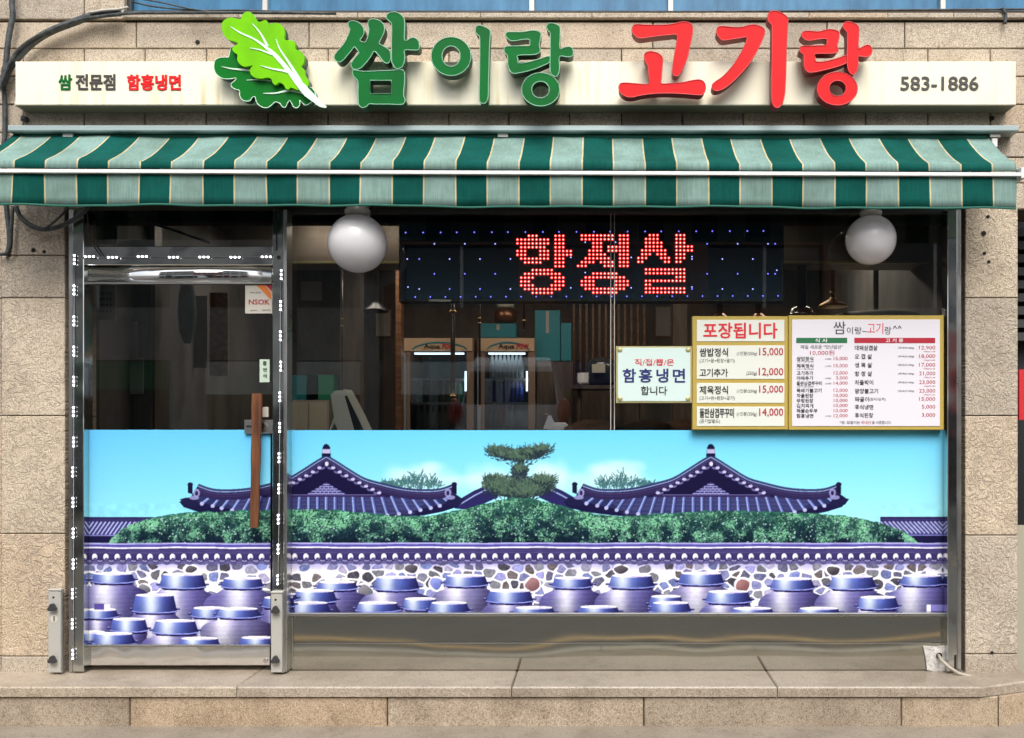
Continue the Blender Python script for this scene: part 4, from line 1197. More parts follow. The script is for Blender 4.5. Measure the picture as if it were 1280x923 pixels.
MB().pbox(327, 509, 335.5, 521.5, DY + .0085, DY + .0105).build('sticker', M['sticker_white'], dr)

# ================================================================== LED STRIPS ROUND THE DOOR
def led_module(par, p, vertical, pitch_px=8.0):
    s = 8.0 / PPM
    mb = MB()
    h, w_ = (.052, .011) if vertical else (.011, .052)
    mo = mb.bbox(p.x - w_ / 1, p.x + w_ / 1, p.y - .003, p.y + .004, p.z - h, p.z + h, .001) if False else mb.box(p.x - w_ / 2 - (0 if vertical else 0), p.x + w_ / 2, p.y - .002, p.y + .004, p.z - h / 2, p.z + h / 2)
    m_ = mb.build('module', M['module'], par)
    for k in (-1, 0, 1):
        c = (p.x, p.y - .002, p.z + k * .0215) if vertical else (p.x + k * .0215, p.y - .002, p.z)
        MB().lathe([(.0050, 0), (.0046, -.004), (.0025, -.0055)], c, 8, 'y').build('led', M['led_white'], m_)
def led_strip(label, pts, vertical):
    p0 = P(*pts[0], JY - .012)
    t = thing('led_strip', tuple(p0), label, 'led lights', 'strings of white LED modules round the door')
    q = [P(x + (.5 * math.sin(y) if vertical else 0), y, JY - .007) for x, y in pts]
    MB().tube([P(*pts[0], JY - .007)] + q + [P(*pts[-1], JY - .007)], .0016, 5).build('wire', M['module'], t)
    for x, y in pts: led_module(t, P(x + RNG.normal() * .35, y + RNG.normal() * .35, JY - .008), vertical)
led_strip('vertical string of white LED modules on the left door jamb', [(93.5 - (y - 325) * .0055, y) for y in [325 + 37.95 * k for k in range(14)]], True)
led_strip('vertical string of white LED modules on the jamb between door and window', [(351.5 - (y - 344) * .011, y) for y in [344 + 38.1 * k for k in range(11)]], True)
led_strip('horizontal string of white LED modules across the bar above the door', [(x, 321.5) for x in (113, 140.5, 179, 217.5, 256, 294.5, 333)], False)

# ================================================================== SHUTTER POSTS
def knob(par, px, py, Y):
    c = P(px, py, Y)
    k = MB()
    k.lathe([(.010, 0), (.010, -.012)], tuple(c), 10, 'y')
    pts = []
    for i in range(24):
        a = 2 * PI * i / 24; r = .0185 + .0035 * math.cos(3 * a + PI / 2)
        pts.append((c.x + r * math.cos(a), c.z + r * math.sin(a)))
    vs, fs = plate(pts, [], Y - .028, Y - .010); k.add(vs, fs)
    return k.build('knob', M['dark_rubber'], par)
def shutter_post(label, px0, px1, py0, py1, num):
    Y0 = -.062
    t = thing('shutter_post', tuple(P((px0 + px1) / 2, py1, Y0)), label, 'post')
    MB().pbox(px0, py0, px1, py1, Y0, JY - .001, .003).build('channel', M['alu'], t)
    MB().pbox(px0 - .5, py0 - 2, px1 + .5, py0 - .1, Y0 - .004, JY - .002, .002).build('top_cap', M['alu'], t)
    MB().pbox(px1 + .1, py0 + 2, px1 + 2.6, py1, Y0 + .012, JY - .003).build('side_lip', M['steel_satin'], t)
    cx = (px0 + px1) / 2
    MB().lathe([(.006, -.001), (.006, .001)], tuple(P(cx - 1, py0 + 8, Y0)), 8, 'y').build('bolt_hole', M['hole'], t)
    knob(t, cx + .2, py0 + 20, Y0); knob(t, cx + .2, py1 - 17, Y0)
    if num:
        d = MB().lathe([(.0185, 0), (.0185, -.0015)], tuple(P(cx - .3, 773.5, Y0)), 20, 'y').build('number_disc', M['sticker_white'], t)
        lettering(d, [(num, (cx - .9, 770.3, cx + .5, 776.7))], 'black_print', Y0 - .002, .0006)
shutter_post('aluminium shutter post marked with a number 1 at the foot of the left pillar', 60, 75.5, 739, 841, '1')
shutter_post('pale aluminium shutter post with two black knobs between door and window', 338.5, 352.5, 742, 841, None)

# ================================================================== SHOP WINDOW
sw = thing('shop_window', (X_(770), .05, STEP_Z), 'wide fixed shop window above steel panels, its lower half covered by a printed scene', 'window')
WY = .035
MB().pbox(359, 262, 765.0, 767, WY + .006, WY + .014).build('pane', M['glass'], sw)
MB().pbox(767.2, 262, 1183, 767, WY + .006, WY + .014).build('pane', M['glass'], sw)
for px in (763.4, 768.0): MB().pbox(px - .5, 266, px + .5, 538, WY + .0025, WY + .0055).build('glazing_bead', M['alu'], sw)
wf = film_mesh('printed_film', 359, 538, 1181.5, 766.5, WY + .0045, sw)
wf['label'] = 'printed film across the window: hanok roofs, hedge, stone wall and onggi jars under a blue sky'
MB().pbox(358.7, 766.6, 1184, 771, WY - .022, WY + .03, .002).build('glazing_rail', M['steel_satin'], sw)
MB().pbox(358.7, 771.3, 1184, 803, WY - .012, WY + .03, .001).build('steel_panel', M['steel_panel'], sw)
MB().pbox(358.7, 803.8, 1184, 837.5, WY - .014, WY + .03, .001).build('steel_panel', M['steel_panel'], sw)
MB().pbox(358.7, 837.6, 1184, 841, WY - .004, WY + .03).build('mortar_joint', M['mortar'], sw)
MB().pbox(365.2, 771.5, 366.2, 836, WY - .0165, WY - .0145).build('seam', M['steel_satin'], sw)
MB().pbox(1182.2, 262, 1184.4, 840, WY - .03, .05).build('side_jamb', M['gold_pale'], sw)
MB().pbox(1184.6, 262, 1196.5, 840, JY, .05, .003).build('side_jamb', M['steel'], sw)
MB().pbox(1196.8, 262, 1201.5, 840, JY + .006, .05, .001).build('side_jamb', M['steel_satin'], sw)
MB().pbox(359, 262, 1182, 266.5, WY - .01, WY + .04).build('head_rail', M['dark_frame'], sw)
# plaster patch and conduit at the right foot
pp = [(1154, 808), (1170, 809), (1186, 807), (1186, 838), (1172, 840), (1159, 838), (1157, 822)]
vs, fs = plate([(X_(a, .01), Z_(b, .01)) for a, b in pp], [], .010, .022)
pa_ = MB().add(vs, fs).build('plaster_patch', M['plaster'], None); tag(pa_, 'rough white plaster patch around a pipe hole at the bottom right of the window', 'patch')
MB().lathe([(.017, 0), (.014, .006)], tuple(P(1174, 820, .008)), 12, 'y').build('pipe_hole', M['hole'], pa_)
c1 = MB().tube([P(1173, 819, .01), P(1177, 826, -.03), P(1186, 834, -.06), P(1198, 842, -.07), P(1215, 846.5, -.07), P(1240, 848, -.07), P(1270, 849.5, -.07)], .009, 10)
tag(c1.build('conduit', M['conduit'], None), 'grey flexible conduit curving out of the plaster patch onto the step', 'pipe')
MB().pbox(1193, 819, 1195.5, 836, JY - .002, JY - .0005).build('slot', M['hole'], sw)

# ================================================================== MENU BOARDS AND NOTICE
BY = -.012
def board(name, label, px0, py0, px1, py1, m, cat='menu board'):
    t = thing(name, tuple(P((px0 + px1) / 2, py1, BY)), label, cat)
    MB().pbox(px0, py0, px1, py1, BY, WY + .001, .003).build('backing', M[m], t)
    return t
def panel(t, px0, py0, px1, py1, m='board_cream', name='panel'):
    return MB().pbox(px0, py0, px1, py1, BY - .003, BY + .001, .001).build(name, M[m], t)
TY = BY - .0032
b1 = board('takeout_menu_board', 'gold framed takeout price board with four white panels, left of the big menu', 865.5, 395.5, 985, 537.5, 'gold')
for r in ((871, 400, 980.5, 427), (871, 432, 980.5, 474), (871, 479, 980.5, 504), (871, 508.5, 980.5, 533)): panel(b1, *r)
lettering(b1, [('포장됩니다', (879, 403.5, 972, 423.5), 0.025)], 'red_print', TY, .001, label='large red heading')
lettering(b1, [('15,000', (949, 435, 979, 445.8), 0.011), ('12,000', (948.5, 460, 979, 470.8), 0.011), ('15,000', (949, 482, 979, 492.5), 0.011), ('14,000', (949, 510.5, 979, 521.5), 0.011)], 'darkred_print', TY, .001, name='prices')
lettering(b1, [('쌈밥정식', (874.5, 435.3, 910, 446), 0.022), ('고기추가', (874.5, 461, 910, 471.3), 0.022), ('제육정식', (874.5, 482.5, 910, 493), 0.022), ('돌판삼겹쭈꾸미', (874.5, 510.5, 917.5, 522.5), 0.022),
               ('(1인분/250g)', (921, 439.5, 946, 445.3), 0.000), ('(250g)', (933, 464.7, 946, 470), 0.000), ('(1인분/250g)', (921, 486.5, 946, 492), 0.000), ('(1인분/250g)', (921, 515, 946, 521), 0.000),
               ('(고기+쌈+된장+공기)', (874.5, 448.5, 918.5, 454.5), 0.000), ('(고기+쌈+된장+공기)', (874.5, 495.3, 918.5, 501), 0.000), ('(공기밥별도)', (874.5, 524.3, 900, 530), 0.000)], 'black_print', TY, .001, name='dish_names')
b2_ = board('menu_board', 'large white restaurant menu board with gold edge and green and crimson headings', 985.8, 394.5, 1180, 537.8, 'gold')
panel(b2_, 990, 399.5, 1175, 533, 'board_white')
MB().pbox(995.5, 422.5, 1059, 429, BY - .0045, BY - .002).build('green_heading', M['green_print'], b2_)
MB().pbox(1068, 422.5, 1169, 429, BY - .0045, BY - .002).build('crimson_heading', M['darkred_print'], b2_)
lettering(b2_, [('식 사', (1019, 423.3, 1034.5, 428.4), 0.011), ('고 기 류', (1107, 423.3, 1129, 428.4), 0.011)], 'white_print', BY - .0046, .0006)
lettering(b2_, [('쌈', (1042, 402, 1057, 418), 0.000), ('이랑~', (1058.5, 409, 1083.5, 418), 0.000), ('랑', (1106, 408.5, 1114, 418.5), 0.000), ('^^', (1116, 407.5, 1127, 411), 0.011)], 'black_print', TY, .001, name='title')
lettering(b2_, [('고기', (1084, 404, 1104, 417.5), 0.000)], 'red_print', TY, .001, name='title')
mid = [('매일 새로운 "맛난밥상"', (1001, 431.5, 1053.5, 436.5))]
redm = [('10,000원', (1012.5, 438, 1043, 444.5), 0.000)]
lft = [('쌈밥정식', 448.5, '15,000', 1), ('제육정식', 457.5, '15,000', 1), ('고기추가', 466.5, '12,000', 0), ('야채추가', 472.8, '3,000', 1), ('돌판삼겹쭈꾸미', 479.3, '14,000', 1), ('뚝배기불고기', 488.3, '12,000', 0),
       ('차돌된장', 494.7, '10,000', 0), ('우렁된장', 501, '10,000', 0), ('김치찌개', 507.3, '10,000', 0), ('해물순두부', 513.6, '10,000', 0), ('함흥냉면', 520, '12,000', 1)]
for nme, y, pr_, nt_ in lft:
    mid.append((nme, (995.8, y - 2.5, 995.8 + 5.2 * len(nme) * (.87 if len(nme) > 6 else 1), y + 2.7), 0.011))
    redm.append((pr_, (1059.5 - len(pr_) * 2.9, y - 2.3, 1059.5, y + 2.5), 0.000))
    if nt_: mid.append(('(1인분)', (1031.5, y - .6, 1039, y + 1.6)))
for y in (452.5, 461.7, 483.8): mid.append(('(고기+쌈+된장)', (996, y - .9, 1017, y + .9)))
rgt = [('대패삼겹살', 435, '12,900', 28.5, 1), ('오 겹 살', 445.7, '18,000', 21.5, 1), ('생 목 살', 456.5, '17,000', 21.5, 1), ('항 정 살', 467.3, '21,000', 21.5, 1), ('차돌박이', 478.2, '23,000', 23, 1), ('광양불고기', 489, '23,000', 29, 1),
       ('짜글이', 499.3, '15,000', 17.5, 0), ('후식냉면', 509, '5,000', 23, 0), ('후식된장', 519.3, '3,000', 23, 0)]
for nme, y, pr_, w_, nt_ in rgt:
    mid.append((nme, (1068.5, y - 3, 1068.5 + w_, y + 3.2), 0.011))
    redm.append((pr_, (1169 - len(pr_) * 3.35, y - 2.7, 1169, y + 2.8), 0.000))
    if nt_:
        mid.append(('(국내산/180g)', (1122.5, y - 1.3, 1142.5, y + 1.7), 0.000))
        redm.append(('100g/7,160', (1155, y + 4, 1169, y + 5.8), 0.000))
mid.append(('(참치/김치)', (1086.5, 497.3, 1107, 501.8)))
mid += [('*쌈, 겉절이는', (1049.5, 526.3, 1075, 530.5)), ('을 사용합니다.', (1090, 526.3, 1114, 530.5))]
redm.append(('국내산', (1076, 526.3, 1089, 530.5)))
lettering(b2_, mid, 'black_print', TY, .0008, res=1, name='dish_names')
lettering(b2_, redm, 'darkred_print', TY, .0008, res=1, name='prices')
b3 = board('noodle_notice', 'small pale mint notice with blue Korean lettering and four corner screws', 770, 433, 865, 504, 'gold_pale', 'notice')
MB().pbox(772.3, 434.8, 862.8, 501.6, BY - .003, BY + .001, .001).build('panel', M['sign_mint'], b3)
lettering(b3, [('직/접/뽑/은', (793.5, 448.8, 842.5, 457.4), 0.011)], 'red_print', TY, .001, res=3)
lettering(b3, [('함', (778.3, 461, 795, 478.5), 0.028), ('흥', (798.5, 461, 815.5, 478.5), 0.028), ('냉', (820.5, 461, 835.5, 478.5), 0.028), ('면', (841, 461, 856.5, 478.5), 0.028)], 'navy_print', TY, .001, res=3)
lettering(b3, [('합니다', (801, 483, 834, 494), 0.019)], 'black_print', TY, .001, res=3)
for px in (775, 860):
    for py in (437.5, 498.5):
        MB().lathe([(.013, 0), (.012, -.003), (.004, -.004)], tuple(P(px, py, BY - .003)), 12, 'y').build('corner_screw', M['gold_pale'], b3)

# ================================================================== LED DISPLAY
EY = .13
ls = thing('led_display', tuple(P(740, 378, EY)), 'long black LED display with glowing red dot letters hanging inside the window', 'led sign')
MB().pbox(498.5, 278, 980, 377.5, EY, EY + .09, .004).build('casing', M['black'], ls)
MB().pbox(501, 281, 977.5, 374.5, EY - .002, EY + .002, .001).build('screen_face', M['led_panel'], ls)
for px in (540, 940): MB().tube([P(px, 279, EY + .04), P(px, 250, EY + .04)], .004, 6).build('hanger', M['black'], ls)
PT = 24.4 / 5.12
def R_(s):
    o = []
    for part in s.split(','):
        if not part: continue
        if '-' in part: a, b = part.split('-'); o += list(range(int(a), int(b) + 1))
        else: o.append(int(part))
    return o
G = [((86, 77), ['3-5,10-12', '0-8,10-12', '0-8,10-12', '1-7,10-12', '0-2,6-8,10-14', '0-2,6-8,10-14', '1-8,10-12', '2-6,10-12', '10-12', '4-9', '2-11', '1-4,9-12', '1-3,10-12', '1-4,9-12', '2-11', '4-9']),
     ((474, 75), ['1-9,11-13', '1-9,11-13', '4-6,11-13', '4-6,8-13', '3-6,8-13', '3-7,11-13', '2-5,6-8,11-13', '1-4,6-9,11-13', '0-2,7-9,11-13', '', '4-10', '2-12', '1-4,10-13', '1-4,10-13', '2-12', '4-10']),
     ((860, 73), ['3-5,10-12', '2-5,10-12', '2-6,10-12', '2-6,10-14', '1-7,10-14', '1-3,5-7,10-12', '0-2,6-8,10-12', '0-1,7-8,10-11', '', '2-12', '2-12', '10-12', '2-12', '2-3', '2-12', '2-12'])]
dots, cores = MB(), MB()
for (x0, y0), rows in G:
    for r, s in enumerate(rows):
        for c in sorted(set(R_(s))):
            p = P(630 + (x0 + c * 24.4) / 5.12, 280 + (y0 + r * 24.35) / 5.12, EY - .003)
            dots.lathe([(.0082, 0), (.0078, -.002)], tuple(p), 8, 'y')
            cores.lathe([(.0036, -.0021), (.003, -.0035)], tuple(p), 6, 'y')
tag(dots.build('red_letter_dots', M['led_red'], ls), kind='stuff', label='red dot letters spelling a menu item')
tag(cores.build('bright_dot_cores', M['led_core'], ls), kind='stuff')
blu, blp = MB(), MB()
def bd(x, y, hot=False): (blp if hot else blu).lathe([(.0036, 0), (.003, -.002)], tuple(P(x, y, EY - .003)), 6, 'y')
for k in range(22): bd(507 + k * 21.3 + (k % 3) * .6, 291 - .1 * k)
for k in range(25): bd(519 + k * 18.9, 371.5 - .06 * k)
for j, y in enumerate((305, 324, 342.5, 361.5)):
    xs = [543, 581, 619] if j % 2 == 0 else [524, 562, 600, 638]
    xs2 = [884, 922, 960, 969] if j % 2 == 0 else [903, 941]
    if j % 2: xs2 = [865, 903, 941]
    for x in xs + xs2: bd(x, y, RNG.random() < .45)
for x, y in ((713.5, 322), (789, 322), (865, 321), (713.5, 360), (789, 360), (865, 359), (731.5, 303), (769.5, 303), (731.5, 341), (509, 324), (510, 359), (971, 338)): bd(x, y, True)
tag(blu.build('blue_dots', M['led_blue'], ls), kind='stuff'); tag(blp.build('pale_blue_dots', M['led_blue_pale'], ls), kind='stuff')
MB().pbox(536, 374.6, 564, 377, EY - .003, EY).build('maker_plate', M['paper'], ls)

# ================================================================== GLOBE LAMPS
def globe(px, py, rpx, Y, label):
    c = P(px, py, Y); r = rpx / s_at(Y)
    t = thing('globe_lamp', (c.x, c.y, c.z + r), label, 'lamp', 'round white globe lamps')
    MB().sphere(c, r, 32, 20).build('globe', M['globe'], t)
    MB().lathe([(r * .30, r * .93), (r * .42, r * .97), (r * .44, r * 1.12), (r * .36, r * 1.2), (r * .36, r * 1.35)], tuple(c), 20).build('fitting', M['alu'], t)
    MB().tube([c + Vector((0, 0, r * 1.3)), c + Vector((0, 0, r * 1.55)), Vector((c.x, .03, c.z + r * 1.6))], .012, 8).build('wall_arm', M['alu'], t)
globe(447, 304.5, 36.5, -.18, 'larger round white globe lamp left of the LED display')
globe(1088.5, 300, 31, -.14, 'smaller round white globe lamp above the big menu board')

# ================================================================== INSIDE THE RESTAURANT
IX0, IX1, IY1 = -2.95, 2.05, 4.3
FZ, CZ = .10, 2.95
struct('interior_floor', MB().box(IX0, IX1, .26, IY1, FZ - .05, FZ), M['interior_floor'])
struct('interior_ceiling', MB().box(IX0, IX1, .40, IY1, CZ, CZ + .05), M['interior_wall'])
struct('interior_back_wall', MB().box(IX0, IX1, IY1, IY1 + .1, FZ, CZ), M['interior_wall'])
struct('interior_side_wall', MB().box(IX0 - .1, IX0, .35, IY1, FZ, CZ), M['interior_wall'])
struct('interior_side_wall', MB().box(IX1, IX1 + .1, .35, IY1, FZ, CZ), M['interior_wall'])
struct('outer_side_wall', MB().box(IX0 - .1, X_(83) - .1, .30, .36, 0, CZ), M['interior_wall'])
# window plinth behind the steel panels
bkh = thing('bulkhead', (0, 1.0, 2.4), 'brown boxed bulkhead across the ceiling behind the window', 'bulkhead')
Y0 = .95
MB().box(X_(359, Y0) - .35, IX1, Y0, Y0 + .35, Z_(326.5, Y0), CZ).build('boxing', M['bulkhead'], bkh)
MB().box(X_(359, Y0) - .35, IX1, Y0 - .008, Y0 + .02, Z_(329.5, Y0), Z_(326.7, Y0)).build('edge_trim', M['gold_pale'], bkh)
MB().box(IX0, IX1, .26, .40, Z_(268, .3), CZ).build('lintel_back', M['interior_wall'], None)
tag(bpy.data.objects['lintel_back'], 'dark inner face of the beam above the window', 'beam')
def tube_light(px0, px1, py, Y, label):
    t = thing('tube_light', tuple(P((px0 + px1) / 2, py, Y)), label, 'lamp')
    MB().pbox(px0, py - 2.2, px1, py + 2.2, Y, Y + .05).build('diffuser', M['warm_tube'], t)
    MB().pbox(px0 - 2, py - 4, px1 + 2, py - 2.4, Y - .004, Y + .06).build('reflector', M['gold_pale'], t)
tube_light(372, 421, 278, .80, 'warm strip light on the left of the larger globe lamp')
tube_light(473, 494, 278, .80, 'short warm strip light between the larger globe lamp and the LED display')
tube_light(815, 936, 273.0, .80, 'long warm strip light above the LED display')

for i, x in enumerate((-1.9, -.2, 1.4)):  # unseen lamps added behind the bulkhead to brighten the room
    cl_ = thing('added_fill_lamp', (x, 2.2, CZ), ('left', 'middle', 'right')[i] + ' added fill lamp on the restaurant ceiling, unseen behind the bulkhead', 'lamp', 'added unseen fill lamps inside')
    MB().box(x - .55, x + .55, 2.05, 2.35, CZ - .05, CZ - .003).build('diffuser', M['warm_tube'], cl_)
    MB().box(x - .57, x + .57, 2.03, 2.37, CZ - .04, CZ - .002).build('housing', M['alu'], cl_)

# drinks coolers
def bottle_mesh():
    mb = MB().lathe([(.026, 0), (.028, .01), (.028, .125), (.012, .175), (.011, .215), (.013, .22)], (0, 0, 0), 9)
    me = bpy.data.meshes.new('bottle'); me.from_pydata(mb.v, [], mb.f); me.polygons.foreach_set('use_smooth', mb.smooth)
    return me
bot = {}
for k in ('bottle_green', 'bottle_blue', 'bottle_white'):
    bot[k] = bottle_mesh(); bot[k].materials.append(M[k])
def cooler(px0, px1, Y, label, content, which):
    s = s_at(Y)
    x0, x1 = X_(px0, Y), X_(px1, Y)
    zt, zh = Z_(423, Y), Z_(439, Y)
    t = thing('drinks_cooler', ((x0 + x1) / 2, Y + .3, FZ), label, 'drinks cooler', 'glass door drinks coolers')
    b = MB(); th = .06
    b.box(x0, x0 + th, Y, Y + .55, FZ, zt); b.box(x1 - th, x1, Y, Y + .55, FZ, zt)
    b.box(x0 + th, x1 - th, Y, Y + .55, FZ, FZ + .2); b.box(x0 + th, x1 - th, Y + .02, Y + .55, zh + .01, zt)
    b.build('cabinet', M['cooler_body'], t)
    MB().box(x0 + th, x1 - th, Y + .50, Y + .53, FZ + .2, zh).build('back_panel', M['cooler_in'], t)
    h = MB().box(x0 + .01, x1 - .01, Y - .012, Y + .02, zh, zt).build('header', M['cooler_head'], t)
    n = 16
    arc = [(px0 + 12 + (px1 - px0 - 20) * i / n, 436 - 8.5 * math.sin(PI * i / n) ** .6) for i in range(n + 1)]
    ring = [(X_(a, Y), Z_(b_, Y)) for a, b_ in arc] + [(X_(a, Y), Z_(b_ + 2.2, Y)) for a, b_ in arc[::-1]]
    vs, fs = plate(ring, [], Y - .015, Y - .0125); MB().add(vs, fs).build('swoosh', M['teal_box'], h)
    lettering(h, [('Aqua', (px0 + 26, 430, px0 + 46, 437.5), .02)], 'black_print', Y - .0155, .002)
    lettering(h, [('POW', (px0 + 49, 429.5, px0 + 64, 436.5), .04)], 'red_print', Y - .0155, .002)
    MB().box(x0 + th + .002, x1 - th - .002, Y + .004, Y + .012, FZ + .2, zh - .005).build('door_glass', M['cooler_glass'], t)
    MB().box(x1 - th - .022, x1 - th - .008, Y + .03, Y + .05, Z_(489, Y), Z_(464, Y)).build('light_tube', M['cool_tube'], t)
    MB().box(x0 + th + .03, x1 - th - .03, Y + .03, Y + .06, zh - .026, zh - .012).build('top_light', M['cool_tube'], t)
    MB().box(x0 - .0, x0 + .028, Y - .014, Y - .002, FZ + .2, zh - .02).build('door_edge', M['shelf'], t)
    for py in (476, 506, 540, 575):
        z = Z_(py, Y)
        sh = MB()
        sh.box(x0 + th, x1 - th, Y + .05, Y + .062, z, z + .022)
        sh.box(x0 + th, x1 - th, Y + .062, Y + .45, z + .006, z + .012)
        sh.build('shelf', M['shelf'], t)
    for (py, kind, lab) in content:
        z = Z_(py, Y) + .0225
        nn = 8
        for k in range(nn):
            o = bpy.data.objects.new('bottle', bot[kind])
            o.location = (x0 + th + .055 + (x1 - x0 - 2 * th - .13) * k / (nn - 1), Y + .105, z)
            C.objects.link(o)
            tag(o, lab, 'bottle', f'{lab.split(" on ")[0]}s in the {which} cooler')
CY = 3.2
cooler(504, 592, CY, 'left drinks cooler, half hidden by a chrome pipe', [(506, 'bottle_green', 'green glass bottle on the middle shelf of the left drinks cooler'), (540, 'bottle_white', 'pale labelled bottle on the lower shelf of the left drinks cooler')], 'left')
cooler(597, 669, CY, 'right drinks cooler with a row of blue bottles, under the teal cartons', [(476, 'bottle_white', 'pale labelled bottle on the upper shelf of the right drinks cooler'), (506, 'bottle_blue', 'blue bottle on the middle shelf of the right drinks cooler'), (540, 'bottle_green', 'green glass bottle on the lower shelf of the right drinks cooler')], 'right')
def carton(px0, py0, px1, py1, Y, label, d_=.28, tape=True):
    t = thing('carton', tuple(P((px0 + px1) / 2, py1, Y)), label, 'box')
    MB().pbox(px0, py0, px1, py1, Y, Y + d_, .004).build('box_body', M['teal_box'], t)
    if tape:
        c = (px0 + px1) / 2
        MB().pbox(c - 2, py0 + 1, c + 2, py0 + (py1 - py0) * .45, Y - .003, Y - .0005).build('label_tape', M['paper_grey'], t)
carton(600, 404.5, 645, 422.5, CY + .05, 'low teal carton lying on top of the right drinks cooler')
# a cabinet carrying the tall cartons
cab = thing('side_cabinet', tuple(P(690, 538, CY)), 'dark wooden cabinet right of the drinks coolers', 'cabinet')
MB().box(X_(671, CY), X_(716, CY), CY, CY + .5, FZ, Z_(452, CY)).build('cabinet_body', M['dark_wood'], cab)
MB().box(X_(673, CY), X_(692.5, CY), CY - .015, CY - .001, FZ + .1, Z_(455, CY)).build('cabinet_door', M['dark_wood'], cab)
MB().box(X_(693.5, CY), X_(714, CY), CY - .015, CY - .001, FZ + .1, Z_(455, CY)).build('cabinet_door', M['dark_wood'], cab)
carton(668.5, 388, 700, 451.5, CY + .05, 'tall teal carton standing on the side cabinet, the higher of the pair')
carton(701, 404, 714, 451.5, CY + .05, 'lower narrow teal carton beside the tall one on the side cabinet', tape=False)
jr = thing('storage_jar', tuple(P(632, 404, CY)), 'reddish brown jar with a pale lid on top of the low teal carton', 'jar')
c = P(632, 404, CY + .15)
MB().lathe([(.08, 0), (.10, .02), (.10, .10), (.07, .13)], tuple(c), 14).build('jar_body', M['copper'], jr)
MB().lathe([(.075, .131), (.078, .165), (.06, .175)], tuple(c), 14).build('jar_lid', M['paper'], jr)

# smoke extraction pipes hanging over the tables
def pipe(px, py0, py1, Y, wpx, m, label, hood=None, rings=()):
    s = s_at(Y); r = wpx / s / 2
    a, b = P(px, py1, Y), P(px, py0, Y)
    t = thing('exhaust_pipe', (a.x, a.y, CZ), label, 'exhaust pipe', 'smoke extraction pipes over the tables')
    MB().tube([a, (b.x, b.y, CZ)], r, 14).build('duct', M[m], t)
    for q in rings:
        c = P(px, q, Y); MB().lathe([(r * 1.2, -r * .7), (r * 1.7, 0), (r * 1.2, r * .7)], tuple(c), 14).build('ring', M['brass'], t)
    if hood:
        hr, hh, hm = hood
        MB().lathe([(r * 1.3, hh), (r * 2, hh * .75), (hr * .85, hh * .25), (hr, 0), (hr * .92, -.004)], (a.x, a.y, a.z - hh), 18).build('hood', M[hm], t)
pipe(566, 330, 500, 1.9, 6, 'chrome', 'bright chrome exhaust pipe in front of the left drinks cooler', None, (390, 496))
pipe(427.5, 330, 488, 1.6, 2.6, 'chrome', 'thin exhaust pipe with two brass rings behind the pale screen', None, (399, 408))
pipe(599.5, 330, 508, 2.3, 3, 'pipe_dark', 'dark exhaust pipe with brass fittings between the two drinks coolers', None, (398, 404, 508))
pipe(655, 330, 412, 2.6, 3.4, 'pipe_dark', 'short dark exhaust pipe above the right drinks cooler', None, (401,))
pipe(470, 330, 378, 2.2, 7, 'pipe_dark', 'grey exhaust pipe left of the LED display', (.10, .07, 'pipe_dark'))
pipe(1002, 325, 384, 1.1, 13, 'pipe_dark', 'stout dark exhaust pipe between the LED display and the smaller globe lamp', (.09, .05, 'chrome'))
pipe(1041, 325, 372, 1.3, 5, 'pipe_dark', 'dark exhaust pipe with a brass hood just right of the stout dark pipe', (.10, .06, 'brass'), (366,))
pipe(900, 330, 392, 1.5, 8, 'pipe_dark', 'exhaust pipe with a copper hood under the right end of the LED display', (.10, .06, 'copper'))
pipe(948, 330, 392, 1.7, 8, 'pipe_dark', 'second exhaust pipe with a copper hood under the right end of the LED display', (.09, .06, 'copper'))
# round hood bowl behind the menu
hd = thing('range_hood', tuple(P(1085, 400, 1.4)), 'pale dished hood just above the top edge of the menu board', 'hood')
c = P(1095, 396, 1.4)
MB().lathe([(.34, 0), (.33, .02), (.26, .045), (.08, .055), (.03, .06)], (c.x, c.y, c.z - .03), 28).build('dish', M['paper'], hd)
MB().tube([(c.x, c.y, c.z), (c.x, c.y, CZ)], .018, 8).build('stem', M['pipe_dark'], hd)

# slatted wooden screen and posts at the back
sl = thing('slatted_screen', tuple(P(740, 538, 3.6)), 'dark wooden slatted screen at the back of the room right of the teal cartons', 'screen')
for k in range(12):
    MB().pbox(716 + k * 8, 380, 718.6 + k * 8, 470, 3.6, 3.63).build('slat', M['chair_wood'], sl)
MB().box(X_(714, 3.6), X_(812, 3.6), 3.59, 3.64, Z_(474, 3.6), Z_(470.3, 3.6)).build('rail', M['chair_wood'], sl)
MB().box(X_(714, 3.6), X_(812, 3.6), 3.6, 3.64, FZ, Z_(474.3, 3.6)).build('lower_panel', M['dark_wood'], sl)
for i, (px, w_, Y, lab) in enumerate(((188, 11, 1.2, 'dark wooden post seen through the door, left of the hanging coat'), (498, 7, 2.6, 'brown wooden post left of the drinks coolers'), (440, 30, 3.4, 'broad dark wooden post behind the thin exhaust pipe'), (850, 18, 3.3, 'dark wooden post behind the noodle notice'))):
    o = MB().box(X_(px - w_ / 2, Y), X_(px + w_ / 2, Y), Y, Y + .1, FZ, CZ).build('wooden_post', M['dark_wood'] if i != 1 else M['chair_wood'], None)
    tag(o, lab, 'post')
